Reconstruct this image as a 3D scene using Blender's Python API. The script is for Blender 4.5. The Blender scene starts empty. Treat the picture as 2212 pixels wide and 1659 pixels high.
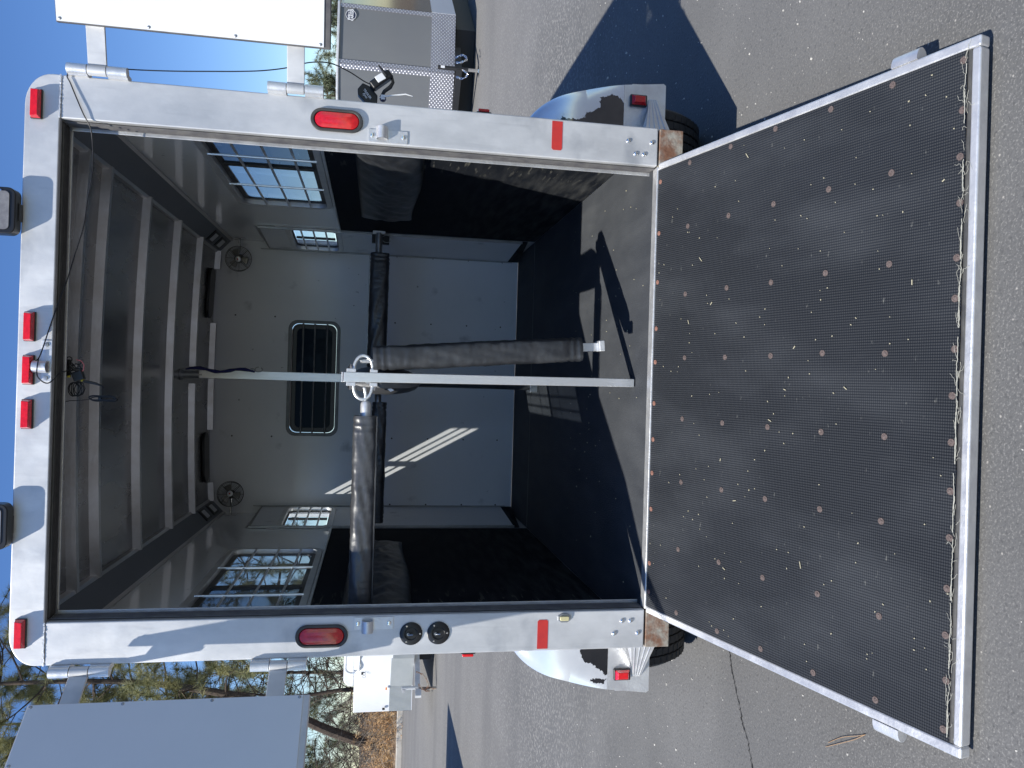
import bpy, math, random
from mathutils import Vector, Matrix, noise
from math import radians, sin, cos, pi
V = Vector
S = bpy.context.scene
C = S.collection

# ---------------------------------------------------------------- camera, sky, sun, exposure
cam_d = bpy.data.cameras.new("camera"); cam = bpy.data.objects.new("camera", cam_d); C.objects.link(cam)
pitch, yaw, roll = 0.1747, 0.0017, 0.0296
fw = V((sin(yaw)*cos(pitch), cos(yaw)*cos(pitch), -sin(pitch))); rt = V((cos(yaw), -sin(yaw), 0)); up = rt.cross(fw)
r2 = rt*cos(roll)+up*sin(roll); u2 = up*cos(roll)-rt*sin(roll)
m = Matrix((( -u2.x, r2.x, -fw.x), (-u2.y, r2.y, -fw.y), (-u2.z, r2.z, -fw.z))).to_4x4()
m.translation = V((-0.0061, -2.9234, 1.0679)); cam.matrix_world = m
cam_d.sensor_width = 36; cam_d.lens = 1695.92/2212*36; cam_d.clip_start = 0.02; cam_d.clip_end = 3000
S.camera = cam
SUN = V((1.11, 1.0, -1.90)).normalized()
EL = math.asin(-SUN.z)
w = bpy.data.worlds.new("World"); S.world = w; w.use_nodes = True
nt = w.node_tree; bg = nt.nodes["Background"]; sky = nt.nodes.new("ShaderNodeTexSky"); sky.sky_type = 'NISHITA'
sky.sun_disc = False; sky.sun_elevation = EL; sky.sun_rotation = math.atan2(-SUN.x, -SUN.y)
sky.air_density = 1.0; sky.dust_density = 0.15; sky.ozone_density = 3.0; sky.altitude = 900
hs = nt.nodes.new("ShaderNodeHueSaturation"); hs.inputs["Saturation"].default_value = 1.20; hs.inputs["Hue"].default_value = .509
nt.links.new(sky.outputs[0], hs.inputs["Color"]); nt.links.new(hs.outputs[0], bg.inputs[0]); bg.inputs[1].default_value = 0.096
sd = bpy.data.lights.new("sun", 'SUN'); sd.energy = 3.85; sd.angle = radians(0.53); sd.color = (1, 0.965, 0.89)
so = bpy.data.objects.new("sun", sd); C.objects.link(so); so.rotation_euler = SUN.to_track_quat('-Z', 'Y').to_euler(); so.location = (-8, -8, 14)
S.render.engine = 'CYCLES'
S.view_settings.view_transform = 'Standard'; S.view_settings.look = 'None'; S.view_settings.gamma = 1; S.view_settings.exposure = 0.76
S.cycles.max_bounces = 10; S.cycles.transparent_max_bounces = 16; S.cycles.glossy_bounces = 5
S.cycles.sample_clamp_indirect = 6
G = -0.40            # ground level; the trailer floor is z = 0

# ---------------------------------------------------------------- materials
def mat(name, col, rough=.5, metal=0., col2=None, scale=8., contrast=(.35, .65), bump=0., bscale=60., stretch=(1, 1, 1), spec=.5, coat=0., coords='Object', detail=6, rough2=None):
    mt = bpy.data.materials.new(name); mt.use_nodes = True; n = mt.node_tree.nodes; l = mt.node_tree.links
    b = n["Principled BSDF"]; b.inputs["Base Color"].default_value = (*col, 1); b.inputs["Roughness"].default_value = rough
    b.inputs["Metallic"].default_value = metal; b.inputs["Specular IOR Level"].default_value = spec; b.inputs["Coat Weight"].default_value = coat
    b.inputs["Coat Roughness"].default_value = .06
    tc = n.new("ShaderNodeTexCoord"); mp = n.new("ShaderNodeMapping"); mp.inputs["Scale"].default_value = stretch
    l.new(tc.outputs[coords], mp.inputs[0])
    if col2 is not None:
        t = n.new("ShaderNodeTexNoise"); t.inputs["Scale"].default_value = scale; t.inputs["Detail"].default_value = detail; t.inputs["Roughness"].default_value = .62
        l.new(mp.outputs[0], t.inputs[0])
        r = n.new("ShaderNodeValToRGB"); r.color_ramp.elements[0].position = contrast[0]; r.color_ramp.elements[1].position = contrast[1]
        r.color_ramp.elements[0].color = (*col, 1); r.color_ramp.elements[1].color = (*col2, 1)
        l.new(t.outputs[0], r.inputs[0]); l.new(r.outputs[0], b.inputs["Base Color"])
        if rough2 is not None:
            mr = n.new("ShaderNodeMapRange"); mr.inputs[1].default_value = contrast[0]; mr.inputs[2].default_value = contrast[1]
            mr.inputs[3].default_value = rough; mr.inputs[4].default_value = rough2
            l.new(t.outputs[0], mr.inputs[0]); l.new(mr.outputs[0], b.inputs["Roughness"])
    if bump:
        t2 = n.new("ShaderNodeTexNoise"); t2.inputs["Scale"].default_value = bscale; t2.inputs["Detail"].default_value = 4
        l.new(mp.outputs[0], t2.inputs[0]); bp = n.new("ShaderNodeBump"); bp.inputs["Strength"].default_value = bump; bp.inputs["Distance"].default_value = .01
        l.new(t2.outputs[0], bp.inputs["Height"]); l.new(bp.outputs[0], b.inputs["Normal"])
    return mt
def nodes(mt): return mt.node_tree.nodes, mt.node_tree.links, mt.node_tree.nodes["Principled BSDF"]
def mixin(mt, colour, fac_socket):
    """lay a second colour over the present base colour where fac is 1"""
    n, l, b = nodes(mt); mx = n.new("ShaderNodeMix"); mx.data_type = 'RGBA'
    inp = b.inputs["Base Color"]
    if inp.links: l.new(inp.links[0].from_socket, mx.inputs[6])
    else: mx.inputs[6].default_value = inp.default_value
    mx.inputs[7].default_value = (*colour, 1); l.new(fac_socket, mx.inputs[0]); l.new(mx.outputs[2], inp)
def tex(mt, scale, lo, hi, stretch=(1, 1, 1), kind='Noise', coords='Object', detail=5, rot=(0, 0, 0)):
    n, l, b = nodes(mt); tc = n.new("ShaderNodeTexCoord"); mp = n.new("ShaderNodeMapping"); mp.inputs["Scale"].default_value = stretch; mp.inputs["Rotation"].default_value = rot
    l.new(tc.outputs[coords], mp.inputs[0])
    if kind == 'Noise':
        t = n.new("ShaderNodeTexNoise"); t.inputs["Detail"].default_value = detail; t.inputs["Scale"].default_value = scale; o = t.outputs[0]
    else:
        t = n.new("ShaderNodeTexVoronoi"); t.inputs["Scale"].default_value = scale; o = t.outputs[0]
    l.new(mp.outputs[0], t.inputs[0])
    mr = n.new("ShaderNodeMapRange"); mr.inputs[1].default_value = lo; mr.inputs[2].default_value = hi; l.new(o, mr.inputs[0])
    return mr.outputs[0]
def mul(mt, a, c):
    n, l, b = nodes(mt); x = n.new("ShaderNodeMath"); x.operation = 'MULTIPLY'; l.new(a, x.inputs[0])
    if isinstance(c, float): x.inputs[1].default_value = c
    else: l.new(c, x.inputs[1])
    return x.outputs[0]
def axis(mt, ax, lo, hi):
    n, l, b = nodes(mt); tc = n.new("ShaderNodeTexCoord"); sx = n.new("ShaderNodeSeparateXYZ"); l.new(tc.outputs['Object'], sx.inputs[0])
    mr = n.new("ShaderNodeMapRange"); mr.inputs[1].default_value = lo; mr.inputs[2].default_value = hi; l.new(sx.outputs[ax], mr.inputs[0]); return mr.outputs[0]

ALU = mat("weathered_aluminium", (.51, .515, .52), .42, .5, (.74, .735, .725), 4.2, (.32, .68), .04, 60, (1, 1, .6), rough2=.55)
mixin(ALU, (.25, .27, .30), mul(ALU, tex(ALU, 3.6, .57, .74, (1, 1, 1.5), detail=8), .6))
mixin(ALU, (.30, .31, .33), mul(ALU, tex(ALU, 22, .60, .80, (1.2, 1, .12), detail=3), .45))
mixin(ALU, (.80, .80, .79), mul(ALU, tex(ALU, 16, .56, .74, (1, 1, .5)), .4))
ALUB = mat("bright_aluminium", (.62, .62, .63), .36, .7, (.78, .78, .77), 14, (.3, .7), .1, 120, rough2=.5)
ALUT = mat("tube_aluminium", (.66, .67, .68), .34, .75, (.80, .80, .79), 9, (.3, .7), .1, 150, (1, 1, .2))
POL = mat("polished_aluminium", (.80, .81, .82), .16, 1., (.88, .88, .89), 5, (.3, .7), .04, 9, rough2=.26)
CEIL = mat("ceiling_aluminium", (.27, .275, .29), .15, .85, (.40, .385, .37), 3, (.3, .7), .012, 40, (1, .3, 1), rough2=.34)
RIB = mat("rib_aluminium", (.66, .67, .69), .33, .85, (.52, .50, .48), 7, (.35, .7), .08, 90, (1, .3, 1))
STEEL = mat("grey_galvanised_steel", (.34, .35, .36), .38, .85, (.48, .49, .50), 16, (.3, .7))
DSTEEL = mat("dull_dark_trim", (.14, .145, .15), .5, .6, (.20, .205, .21), 16, (.3, .7))
COVE = mat("cove_panel", (.17, .185, .21), .5, .2, (.20, .215, .24), 3, (.3, .7))
CHROME = mat("chrome", (.8, .8, .8), .12, 1.)
WHITE = mat("white_painted_panel", (.78, .79, .80), .28, 0, (.74, .755, .765), 3, (.3, .7), coat=.3)
WALL = mat("glossy_grey_wall_panel", (.76, .77, .79), .09, 0, (.70, .71, .73), 2.2, (.3, .7), coat=.35)
mixin(WALL, (.22, .23, .24), mul(WALL, tex(WALL, 38, .70, .76), .7))
FWALL = mat("front_wall_panel", (.80, .81, .83), .45, 0, (.74, .75, .77), 2.0, (.3, .7))
mixin(FWALL, (.14, .15, .16), mul(FWALL, tex(FWALL, 30, .73, .78, (1, 1, .8)), .8))
mixin(FWALL, (.25, .26, .27), mul(FWALL, tex(FWALL, 5, .64, .75), .5))
RUB = mat("black_rubber_liner", (.006, .008, .012), .8, 0, (.010, .012, .017), 9, (.3, .7), .25, 200, spec=.12)
mixin(RUB, (.105, .105, .10), mul(RUB, mul(RUB, tex(RUB, 7, .40, .78, (1, .6, 3.4), detail=12), axis(RUB, 2, .85, .05)), .55))
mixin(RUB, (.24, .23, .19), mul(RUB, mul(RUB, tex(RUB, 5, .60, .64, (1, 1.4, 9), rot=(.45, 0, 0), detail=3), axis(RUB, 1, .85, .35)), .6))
FLR = mat("black_rubber_floor", (.033, .037, .044), .75, 0, (.052, .056, .063), 4, (.35, .7), .3, 260, (1, .5, 1))
mixin(FLR, (.10, .105, .11), mul(FLR, tex(FLR, 5, .45, .85, (1.6, .5, 1), detail=11), .5))
VIN = mat("black_vinyl", (.030, .032, .036), .34, 0, (.052, .054, .058), 7, (.35, .65), .12, 40, rough2=.46, spec=.8)
mixin(VIN, (.12, .122, .125), mul(VIN, tex(VIN, 16, .55, .80, (1, 1, 1), detail=9), .5))
VIND = mat("scuffed_black_vinyl", (.012, .013, .016), .36, 0, (.024, .026, .029), 9, (.35, .65), .12, 40, rough2=.48, spec=.7)
mixin(VIND, (.11, .11, .11), mul(VIND, tex(VIND, 8, .50, .78, detail=11), .38))
PLA = mat("black_plastic", (.012, .012, .013), .35)
RBR = mat("dark_seal_rubber", (.035, .035, .036), .6, 0, (.07, .068, .062), 20)
SEALR = mat("dusty_ribbed_seal", (.075, .072, .078), .5, 0, (.13, .125, .12), 20)
BLK = mat("matt_black_steel", (.014, .014, .015), .6)
TYRE = mat("tyre_rubber", (.022, .022, .023), .7, 0, (.035, .034, .032), 20, bump=.2)
RUST = mat("rusty_steel", (.20, .105, .065), .8, .15, (.34, .32, .27), 13, (.42, .60), .3, 60)
mixin(RUST, (.17, .07, .035), tex(RUST, 9, .53, .68))
LINE = mat("yellow_lens", (.55, .50, .28), .3)
ORANGE = mat("amber_reflector", (.75, .22, .02), .35)
REDT = mat("red_reflective_tape", (.52, .035, .028), .38, 0, (.44, .03, .03), 30)
BLUE = mat("navy_webbing", (.012, .014, .10), .7)
NAVY = mat("navy_sticker", (.012, .016, .045), .35)
LET = mat("white_lettering", (.75, .76, .77), .5)
GREYP = mat("grey_painted_panel", (.145, .150, .155), .33, 0, (.135, .14, .147), 2, coat=.2)
PINK = mat("pink_wire", (.7, .18, .2), .45)
YEL = mat("yellow_tape", (.5, .42, .05), .5)
CONC = mat("pale_concrete", (.36, .33, .29), .85, 0, (.46, .43, .38), 3, bump=.3, bscale=40)
BARK = mat("pine_bark", (.030, .022, .017), .9, 0, (.085, .062, .046), 12, (.35, .65), .6, 30)
TWIG = mat("dry_twigs", (.13, .11, .09), .85, 0, (.42, .36, .29), .8, (.4, .6))
NEED = mat("pine_needles", (.14, .155, .065), .5, 0, (.40, .38, .18), 1.3, (.38, .62), coords='Object')
nodes(NEED)[2].inputs["Subsurface Weight"].default_value = 0
NEED2 = mat("blue_green_needles", (.09, .12, .065), .6, 0, (.22, .23, .13), 1.0, (.38, .62))
DRY = mat("dry_orange_leaves", (.44, .24, .10), .75, 0, (.60, .40, .20), 1.2, (.35, .65))
SOIL = mat("brown_soil", (.16, .11, .075), .95, 0, (.25, .19, .13), 1.5, bump=.6, bscale=6)
STRAW = mat("straw", (.46, .42, .29), .7)
STONE = mat("pale_grit", (.5, .48, .44), .8)

REDL = mat("red_lens", (.85, .012, .02), .12, 0, (.66, .008, .014), 60, (.4, .6), .05, 300, coat=.6)
nodes(REDL)[2].inputs["Transmission Weight"].default_value = .25
REDD = REDL
# glass: tinted sheets let the sun and the view through, with a mirror-like surface
def glass(name, tint, refl=.09):
    mt = bpy.data.materials.new(name); mt.use_nodes = True; n = mt.node_tree.nodes; l = mt.node_tree.links
    n.remove(n["Principled BSDF"]); out = n["Material Output"]
    tr = n.new("ShaderNodeBsdfTransparent"); tr.inputs[0].default_value = (*tint, 1)
    gl = n.new("ShaderNodeBsdfGlossy"); gl.inputs["Roughness"].default_value = .02; gl.inputs[0].default_value = (.9, .95, 1, 1)
    lw = n.new("ShaderNodeLayerWeight"); lw.inputs[0].default_value = .5; pw = n.new("ShaderNodeMath"); pw.operation = "POWER"; pw.inputs[1].default_value = 5; l.new(lw.outputs["Facing"], pw.inputs[0]); fr = n.new("ShaderNodeMath"); fr.operation = "MULTIPLY_ADD"; fr.inputs[1].default_value = .85; fr.inputs[2].default_value = refl*.45; l.new(pw.outputs[0], fr.inputs[0])
    mx = n.new("ShaderNodeMixShader"); l.new(fr.outputs[0], mx.inputs[0]); l.new(tr.outputs[0], mx.inputs[1]); l.new(gl.outputs[0], mx.inputs[2])
    l.new(mx.outputs[0], out.inputs[0]); return mt
GL1 = glass("light_tinted_glass", (.46, .50, .53)); GL2 = glass("dark_tinted_glass", (.16, .185, .22)); GL3 = glass("clear_glass", (.85, .88, .88)); GL4 = glass("black_glass", (.002, .0025, .0035), .03)
for nn_ in GL4.node_tree.nodes:
    if nn_.type == "BSDF_GLOSSY": nn_.inputs[0].default_value = (.12, .13, .15, 1)

# ribbed and dotted rubber of the ramp mat (pattern follows the mat's own x and length)
MATR = mat("ribbed_ramp_rubber", (.0105, .0125, .0165), .66, 0, (.017, .0195, .025), 3.5, (.3, .7), 0, 60, (1, .5, 1), spec=.3)
n_, l_, b_ = nodes(MATR)
tc = n_.new("ShaderNodeTexCoord"); sx = n_.new("ShaderNodeSeparateXYZ"); l_.new(tc.outputs['Object'], sx.inputs[0])
def sinw(sock, pitch_):
    a = n_.new("ShaderNodeMath"); a.operation = 'MULTIPLY'; a.inputs[1].default_value = 2*pi/pitch_; l_.new(sock, a.inputs[0])
    s_ = n_.new("ShaderNodeMath"); s_.operation = 'SINE'; l_.new(a.outputs[0], s_.inputs[0]); return s_.outputs[0]
sa, sb = sinw(sx.outputs[0], .0076), sinw(sx.outputs[1], .0064)
ad = n_.new("ShaderNodeMath"); ad.operation = 'MULTIPLY_ADD'; ad.inputs[1].default_value = .55; l_.new(sb, ad.inputs[0]); l_.new(sa, ad.inputs[2])
rib01 = n_.new("ShaderNodeMapRange"); rib01.inputs[1].default_value = -.9; rib01.inputs[2].default_value = 1.1; l_.new(ad.outputs[0], rib01.inputs[0])
bp = n_.new("ShaderNodeBump"); bp.inputs["Strength"].default_value = .55; bp.inputs["Distance"].default_value = .0018; l_.new(ad.outputs[0], bp.inputs["Height"]); l_.new(bp.outputs[0], b_.inputs["Normal"])
mixin(MATR, (.045, .050, .056), mul(MATR, rib01.outputs[0], .24))
mixin(MATR, (.058, .063, .070), mul(MATR, tex(MATR, 3.4, .46, .74, (1.3, .5, 1), detail=10), .5))
mixin(MATR, (.20, .20, .18), mul(MATR, tex(MATR, 26, .68, .76, (1, 2.4, 1), detail=6), .45))

# asphalt: dark fines, pale aggregate, broad tone patches, fine tyre streaks
ASP = mat("asphalt", (.104, .103, .101), .88, 0, (.138, .136, .133), .9, (.35, .65), .35, 85, coords='Object')
mixin(ASP, (.36, .34, .32), mul(ASP, tex(ASP, 120, .22, .06, kind='Voronoi'), .5))
mixin(ASP, (.065, .065, .066), mul(ASP, tex(ASP, 70, .56, .70), .75))
mixin(ASP, (.29, .28, .26), mul(ASP, mul(ASP, tex(ASP, 38, .53, .62, detail=4), axis(ASP, 1, 1.2, 3.6)), .75))
mixin(ASP, (.30, .29, .27), mul(ASP, mul(ASP, tex(ASP, 150, .56, .66, detail=2), axis(ASP, 1, 1.5, -.6)), .45))
mixin(ASP, (.36, .34, .31), tex(ASP, 23, .085, .05, kind='Voronoi'))
mixin(ASP, (.115, .112, .109), mul(ASP, tex(ASP, 1.0, .52, .70, (.9, .12, 1), rot=(0, 0, .5)), .65))
mixin(ASP, (.205, .195, .180), mul(ASP, axis(ASP, 1, 3.2, 6.5), .42))
mixin(ASP, (.095, .094, .093), mul(ASP, tex(ASP, .45, .50, .75, (.15, 1.9, 1), rot=(0, 0, .15)), .55))
# diamond plate
DIA = mat("diamond_plate", (.27, .265, .30), .4, .6, (.34, .335, .36), 4)
n_, l_, b_ = nodes(DIA); vo = n_.new("ShaderNodeTexVoronoi"); vo.inputs["Scale"].default_value = 26; vo.inputs["Randomness"].default_value = .04; tc = n_.new("ShaderNodeTexCoord"); mp = n_.new("ShaderNodeMapping"); mp.inputs["Rotation"].default_value = (0, .785, 0); mp.inputs["Scale"].default_value = (1, 0, 1)
l_.new(tc.outputs['Object'], mp.inputs[0]); l_.new(mp.outputs[0], vo.inputs[0]); mr = n_.new("ShaderNodeMapRange"); mr.inputs[1].default_value = .38; mr.inputs[2].default_value = .18; l_.new(vo.outputs[0], mr.inputs[0])
mixin(DIA, (.80, .80, .80), mul(DIA, mr.outputs[0], .6))
bp = n_.new("ShaderNodeBump"); bp.inputs["Strength"].default_value = .5; bp.inputs["Distance"].default_value = .008; l_.new(mr.outputs[0], bp.inputs["Height"]); l_.new(bp.outputs[0], b_.inputs["Normal"])

# ---------------------------------------------------------------- mesh helpers
class MB:
    def __init__(s): s.v = []; s.f = []
    def add(s, vs, fs):
        o = len(s.v); s.v += [tuple(p) for p in vs]; s.f += [tuple(i+o for i in f) for f in fs]; return s
    def box(s, x0, x1, y0, y1, z0, z1):
        if x0 > x1: x0, x1 = x1, x0
        return s.add([(x0,y0,z0),(x1,y0,z0),(x1,y1,z0),(x0,y1,z0),(x0,y0,z1),(x1,y0,z1),(x1,y1,z1),(x0,y1,z1)],
                     [(0,3,2,1),(4,5,6,7),(0,1,5,4),(1,2,6,5),(2,3,7,6),(3,0,4,7)])
    def obox(s, c, a, b, d):            # centre and three half-axis vectors
        c, a, b, d = V(c), V(a), V(b), V(d)
        if a.cross(b).dot(d) < 0: a = -a
        return s.add([c-a-b-d, c+a-b-d, c+a+b-d, c-a+b-d, c-a-b+d, c+a-b+d, c+a+b+d, c-a+b+d],
                     [(0,3,2,1),(4,5,6,7),(0,1,5,4),(1,2,6,5),(2,3,7,6),(3,0,4,7)])
    def prism(s, pts, ext):
        pts = [V(p) for p in pts]; e = V(ext); n = len(pts)
        nn = V((0, 0, 0))
        for i in range(n): nn += pts[i].cross(pts[(i+1) % n])
        if nn.dot(e) > 0: pts = pts[::-1]
        return s.add(pts+[p+e for p in pts], [tuple(range(n)), tuple(range(2*n-1, n-1, -1))]+[(i, n+i, n+(i+1) % n, (i+1) % n) for i in range(n)])
    def ring(s, outer, inner, ext):     # frame between two loops of equal count
        o = [V(p) for p in outer]; i_ = [V(p) for p in inner]; e = V(ext); n = len(o)
        vs = o+i_+[p+e for p in o]+[p+e for p in i_]; fs = []
        for k in range(n):
            j = (k+1) % n
            fs += [(k, j, n+j, n+k), (2*n+k, 3*n+k, 3*n+j, 2*n+j), (k, 2*n+k, 2*n+j, j), (n+k, n+j, 3*n+j, 3*n+k)]
        return s.add(vs, fs)
    def tube(s, pts, r, n=10, closed=False, sq=None):
        pts = [V(p) for p in pts]; k = len(pts); R = r if isinstance(r, (list, tuple)) else [r]*k
        vs = []; fs = []; t0 = None; nrm = None
        for i in range(k):
            if closed: t = (pts[(i+1) % k]-pts[i-1]).normalized()
            else: t = (pts[min(i+1, k-1)]-pts[max(i-1, 0)]).normalized()
            if nrm is None:
                a = V((0, 0, 1)) if abs(t.z) < .9 else V((1, 0, 0)); nrm = (a-t*a.dot(t)).normalized()
            else:
                nrm = nrm-t*nrm.dot(t); nrm = nrm.normalized() if nrm.length > 1e-6 else t.orthogonal().normalized()
            bn = t.cross(nrm)
            for q in range(n):
                a = 2*pi*q/n; c_, s_ = cos(a), sin(a)
                vs.append(pts[i]+(nrm*c_+bn*s_)*R[i])
        m_ = k if closed else k-1
        for i in range(m_):
            j = (i+1) % k
            for q in range(n): fs.append((i*n+q, i*n+(q+1) % n, j*n+(q+1) % n, j*n+q))
        if not closed: fs += [tuple(range(n-1, -1, -1)), tuple(range((k-1)*n, k*n))]
        return s.add(vs, fs)
    def lathe(s, c, ax, prof, n=24):    # prof: (radius, distance along axis)
        c = V(c); ax = V(ax).normalized(); a = ax.orthogonal().normalized(); b = ax.cross(a); vs = []; fs = []; k = len(prof)
        for (r, h) in prof:
            for q in range(n):
                t = 2*pi*q/n; vs.append(c+ax*h+(a*cos(t)+b*sin(t))*r)
        for i in range(k-1):
            for q in range(n): fs.append((i*n+q, i*n+(q+1) % n, (i+1)*n+(q+1) % n, (i+1)*n+q))
        fs += [tuple(range(n-1, -1, -1)), tuple(range((k-1)*n, k*n))]
        return s.add(vs, fs)
    def grid(s, fn, nu, nv):
        vs = [fn(i/nu, j/nv) for i in range(nu+1) for j in range(nv+1)]
        return s.add(vs, [(i*(nv+1)+j, (i+1)*(nv+1)+j, (i+1)*(nv+1)+j+1, i*(nv+1)+j+1) for i in range(nu) for j in range(nv)])
def cr(p, k):      # Catmull-Rom through the points
    out = []
    for i in range(len(p)-1):
        a, b, c, d = V(p[max(i-1, 0)]), V(p[i]), V(p[i+1]), V(p[min(i+2, len(p)-1)])
        for j in range(k):
            t = j/k; out.append(.5*((2*b)+(c-a)*t+(2*a-5*b+4*c-d)*t*t+(3*b-a-3*c+d)*t**3))
    out.append(V(p[-1])); return out
def rr(cx, cy, w_, h_, r, n=5):
    out = []
    for (sx_, sy_, a0) in ((1, 1, 0), (-1, 1, 90), (-1, -1, 180), (1, -1, 270)):
        for k in range(n+1):
            a = radians(a0+90*k/n); out.append((cx+sx_*(w_/2-r)+r*cos(a), cy+sy_*(h_/2-r)+r*sin(a)))
    return out
def obj(name, mb, m_, parent=None, bev=0., smooth=True, ang=35, label=None):
    me = bpy.data.meshes.new(name); me.from_pydata(mb.v, [], mb.f); me.validate(); me.materials.append(m_)
    o = bpy.data.objects.new(name, me); C.objects.link(o)
    if smooth:
        me.shade_smooth(); me.set_sharp_from_angle(angle=radians(ang))
    if bev:
        b = o.modifiers.new("bevel", 'BEVEL'); b.width = bev; b.segments = 2; b.limit_method = 'ANGLE'; b.angle_limit = radians(40); b.harden_normals = True
    if parent: o.parent = parent
    if label: o["label"] = label
    return o
def tag(o, label, cat, group=None):
    o["label"] = label; o["category"] = cat
    if group: o["group"] = group
    return o
def thing(name, label, cat, loc=(0, 0, 0), group=None):
    o = bpy.data.objects.new(name, None); C.objects.link(o); o.location = loc; o.empty_display_size = .1
    return tag(o, label, cat, group)
def structure(name, mb, m_, kind="structure", **k):
    o = obj(name, mb, m_, **k); o["kind"] = kind; return o
def copytree(o, loc, label=None, rotz=0., scale=1.):
    r = o.copy(); C.objects.link(r); r.location = loc; r.rotation_euler.z = rotz; r.scale = (scale,)*3
    if label: r["label"] = label
    for ch in o.children:
        c = ch.copy(); C.objects.link(c); c.parent = r
        for g in ch.children: d = g.copy(); C.objects.link(d); d.parent = c
    return r
def text(name, body, size, loc, right, upv, m_, parent, thick=.0006, bold=0., shear=0.):
    cu = bpy.data.curves.new(name, 'FONT'); cu.body = body; cu.size = size; cu.align_x = 'CENTER'; cu.align_y = 'CENTER'; cu.extrude = thick; cu.offset = bold; cu.shear = shear; cu.resolution_u = 3
    t = bpy.data.objects.new(name, cu); C.objects.link(t); dg = bpy.context.evaluated_depsgraph_get(); me = bpy.data.meshes.new_from_object(t.evaluated_get(dg))
    bpy.data.objects.remove(t); me.materials.clear(); me.materials.append(m_)
    R_, U_ = V(right).normalized(), V(upv).normalized(); N_ = R_.cross(U_)
    mm = Matrix((R_, U_, N_)).transposed().to_4x4(); mm.translation = V(loc); me.transform(mm)
    o = bpy.data.objects.new(name, me); C.objects.link(o); o.parent = parent; return o

# ================================================================ SETTING
def ground_fn(u, v):
    x = -160+320*u; y = -60+320*v; return (x, y, G)
structure("ground", MB().grid(ground_fn, 8, 8), ASP, smooth=False)
# dark crack wandering over the asphalt left of the ramp
random.seed(4)
cp = [(-1.0, .12), (-1.068, .078), (-1.12, .06), (-1.191, .022), (-1.25, -.02), (-1.304, -.046), (-1.36, -.10), (-1.435, -.134), (-1.55, -.20), (-1.8, -.33), (-2.3, -.5)]
pl = []; pr_ = []
for i in range(len(cp)-1):
    for k in range(8):
        t = k/8; x = cp[i][0]*(1-t)+cp[i+1][0]*t; y = cp[i][1]*(1-t)+cp[i+1][1]*t+random.uniform(-.006, .006); wd = random.uniform(.0015, .0045)
        pl.append((x, y-wd, G+.003)); pr_.append((x, y+wd, G+.003))
mbk = MB(); nk = len(pl); mbk.add(pl+pr_, [(i, i+1, nk+i+1, nk+i) for i in range(nk-1)])
structure("ground_crack", mbk, mat("crack_dirt", (.018, .016, .014), .95), smooth=False)
# far-off edge of the lot: concrete kerb and soil bank behind it
def ln(t): return V((-60, 34.8, 0))*(1-t)+V((120, 4.4, 0))*t
kdir = (V((-12.856, 27.485, 0))-V((-13.9, 27.5, 0)))
mbk = MB(); mbk.box(-70, 12, 27.4, 27.75, G-.2, G+.20)
structure("kerb", mbk, CONC, bev=.03)
def bank(u, v):
    x = -90+200*u; y = 27.75+90*v**1.6
    z = G+.16+min(1.4, (y-27.75)*.10)+.35*noise.noise(V((x*.25, y*.25, 0)))*(1 if v > .02 else 0)
    return (x, y, z if x < 12 else G+.01+.0*z)
structure("soil_bank", MB().grid(bank, 100, 24), SOIL)
# scattered pale grit on the asphalt near the camera
random.seed(9); g = MB()
for i in range(1100):
    x = random.uniform(-3, 3.2); y = random.uniform(-1.9, 2.5)
    if abs(x) < .9 and y > -1.32: continue
    s_ = random.uniform(.0012, .0042) if random.random() < .96 else random.uniform(.005, .009); c = V((x, y, G+s_*.3))
    a = random.uniform(0, 6.3)
    g.obox(c, V((cos(a), sin(a), 0))*s_, V((-sin(a), cos(a), .2))*s_*random.uniform(.5, .9), V((0, .1, 1))*s_*.5)
structure("loose_grit", g, STONE, kind="stuff", smooth=False)

# ================================================================ HORSE TRAILER
T = thing("horse_trailer", "open silver horse trailer with its black ramp lowered and both rear doors swung wide", "trailer", (0, 0, 0))
W, WI, ZT, HT = 1.015, .865, 2.153, 2.265
def tp(name, mb, m_, **k): return obj(name, mb, m_, T, **k)
for sg in (1, -1):
    tp("rear_post", MB().box(sg*WI, sg*W, 0, .085, 0, ZT-.001), ALU, bev=.006)
    # ribbed seal along the post and a thin bright lip
    sm = MB()
    tp("door_seal", MB().box(sg*(WI-.002), sg*(WI+.012), .020, .086, .003, ZT-.006), RBR)
    for k in range(4):
        tp("seal_rib", sm.tube([(sg*(WI-.0025), .030+.0155*k, .004), (sg*(WI-.0025), .030+.0155*k, ZT-.006)], .0042, 8), SEALR); sm = MB()
    tp("seal_lip", MB().box(sg*(WI-.016), sg*(WI+.01), .0875, .093, .0, ZT-.008), ALUB, bev=.0015)
hp = [(W-.11+.11*sin(radians(a)), 0, HT-.085+.085*cos(radians(a))) for a in range(0, 91, 10)]
pts = [(W, 0, ZT)]+hp[::-1]+[(-p[0], 0, p[2]) for p in hp]+[(-W, 0, ZT)]
tp("rear_header", MB().prism(pts, (0, .085, 0)), ALU, bev=.005)
sm = MB()
tp("door_seal", MB().box(-WI+.004, WI-.004, .020, .086, ZT-.002, ZT+.012), RBR)
for k in range(4):
    tp("seal_rib", sm.tube([(-WI+.008, .030+.0155*k, ZT-.0025), (WI-.008, .030+.0155*k, ZT-.0025)], .0042, 8), RBR); sm = MB()
tp("seal_lip", MB().box(-WI+.017, WI-.017, .0875, .097, ZT-.012, ZT+.02), ALUB, bev=.0015)
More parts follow.
